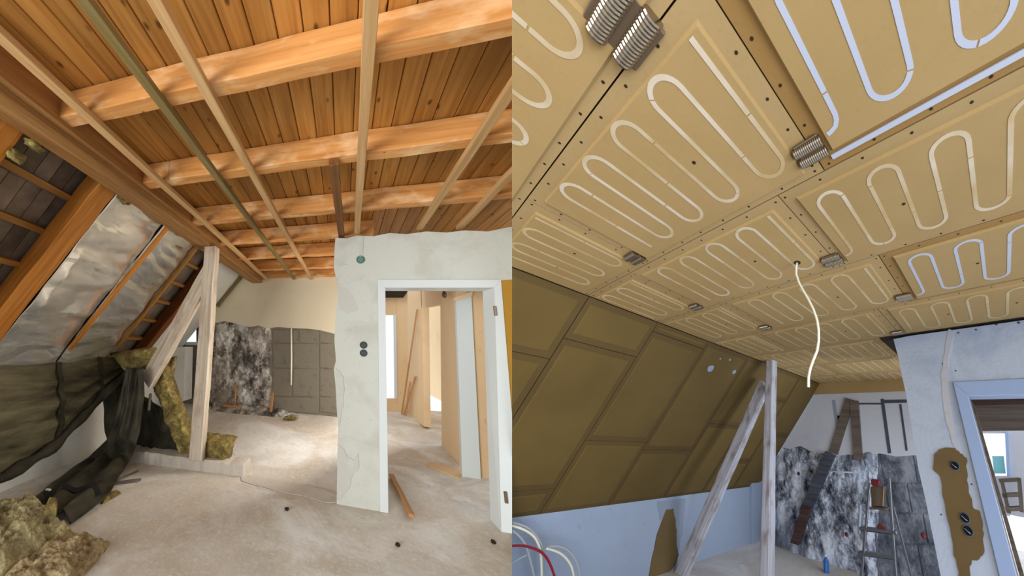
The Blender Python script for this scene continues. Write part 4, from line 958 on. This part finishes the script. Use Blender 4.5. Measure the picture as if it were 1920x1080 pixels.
MB().prism(px(R, [(1840, 812), (1886, 812), (1890, 893), (1840, 893)], 1, 5.66), (0, .005, 0)).build('pane', R, M['glass'], w4)
MB().prism(px(R, [(1860, 855), (1882, 855), (1886, 888), (1864, 888)], 1, 5.64), (0, .01, 0)).build('lower_pane', R, M['teal_glass'], w4)
sh = thing('shelf_rack', R, R.on(1892, 960, 1, 5.3), 'small brown wooden rack under the bright window behind the doorway', 'rack')
for p, q in (((1872, 898), (1910, 896)), ((1878, 926), (1912, 924)), ((1884, 952), (1914, 950))):
    P, Q = R.on(*p, 1, 5.3), R.on(*q, 1, 5.3); MB().beam(P, Q, (0, .12, 0), (0, 0, -.04), 1).build('shelf', R, M['grey_timber'], sh)
for p, q in (((1874, 898), (1888, 962)), ((1907, 896), (1912, 960))):
    P, Q = R.on(*p, 1, 5.3), R.on(*q, 1, 5.3); MB().beam(P, Q, (.04, 0, 0), (0, .1, 0), 1).build('upright', R, M['grey_timber'], sh)

# party wall where the two rooms meet: it closes the step between their linings
def depth(p): return (p - CAM).dot(FWD)
def lining(y):
    p = R.on(961, y, 2, CC + .02)
    if p.x < -2.42 or depth(R.w(p)) < 0: p = R.onp(961, y, (-ks, 0, 1), CC + ks * 2.45)
    if p.z < .77: p = R.on(961, y, 0, KN - .03)
    q = L.on(959, y, 2, 2.95)
    if q.y > DB or depth(L.w(q)) < 0: q = L.on(959, y, 1, DB + .03)
    if q.z < 0: q = L.on(959, y, 2, -.03)
    return depth(R.w(p)), depth(L.w(q))
m = MB(); ys = [-160 + 10 * i for i in range(141)]; back = lambda w: R.inv @ (w - CAM) + Vector((0, 0, R.h))
mR, mL = MB(), MB()
for y0, y1 in zip(ys, ys[1:]):
    (r0, l0), (r1, l1) = lining(y0), lining(y1)
    if (r0 - l0) * (r1 - l1) < 0: continue
    pt_ = lambda y, z, s: CAM + (FWD - UP * ((y - 540) / 600)) * z + RIGHT * (.001 * s)
    if r0 < l0: s, mm = 1, mR
    else: s, mm = -1, mL
    n0, n1, f0, f1 = min(r0, l0), min(r1, l1), max(r0, l0), max(r1, l1)
    inv = (R if s > 0 else L); cv = lambda w: inv.inv @ (w - CAM) + Vector((0, 0, inv.h))
    qd = [pt_(y0, n0 + .02, s), pt_(y0, f0 + .02, s), pt_(y1, f1 + .02, s), pt_(y1, n1 + .02, s)]
    mm.add([cv(w) for w in qd] + [cv(w + RIGHT * (.03 * s)) for w in qd], [(0, 1, 2, 3), (7, 6, 5, 4), (0, 4, 5, 1), (1, 5, 6, 2), (2, 6, 7, 3), (3, 7, 4, 0)])
for mm, fr, mt, lb in ((mR, R, 'wall_pale', 'edge of the partition between the two attic rooms, above the boarded ceiling'), (mL, L, 'wall_cool', 'edge of the partition between the two attic rooms, behind the door wall')):
    if mm.v: tag(mm.build('wall_partition', fr, M[mt]), lb, 'wall', kind='structure')
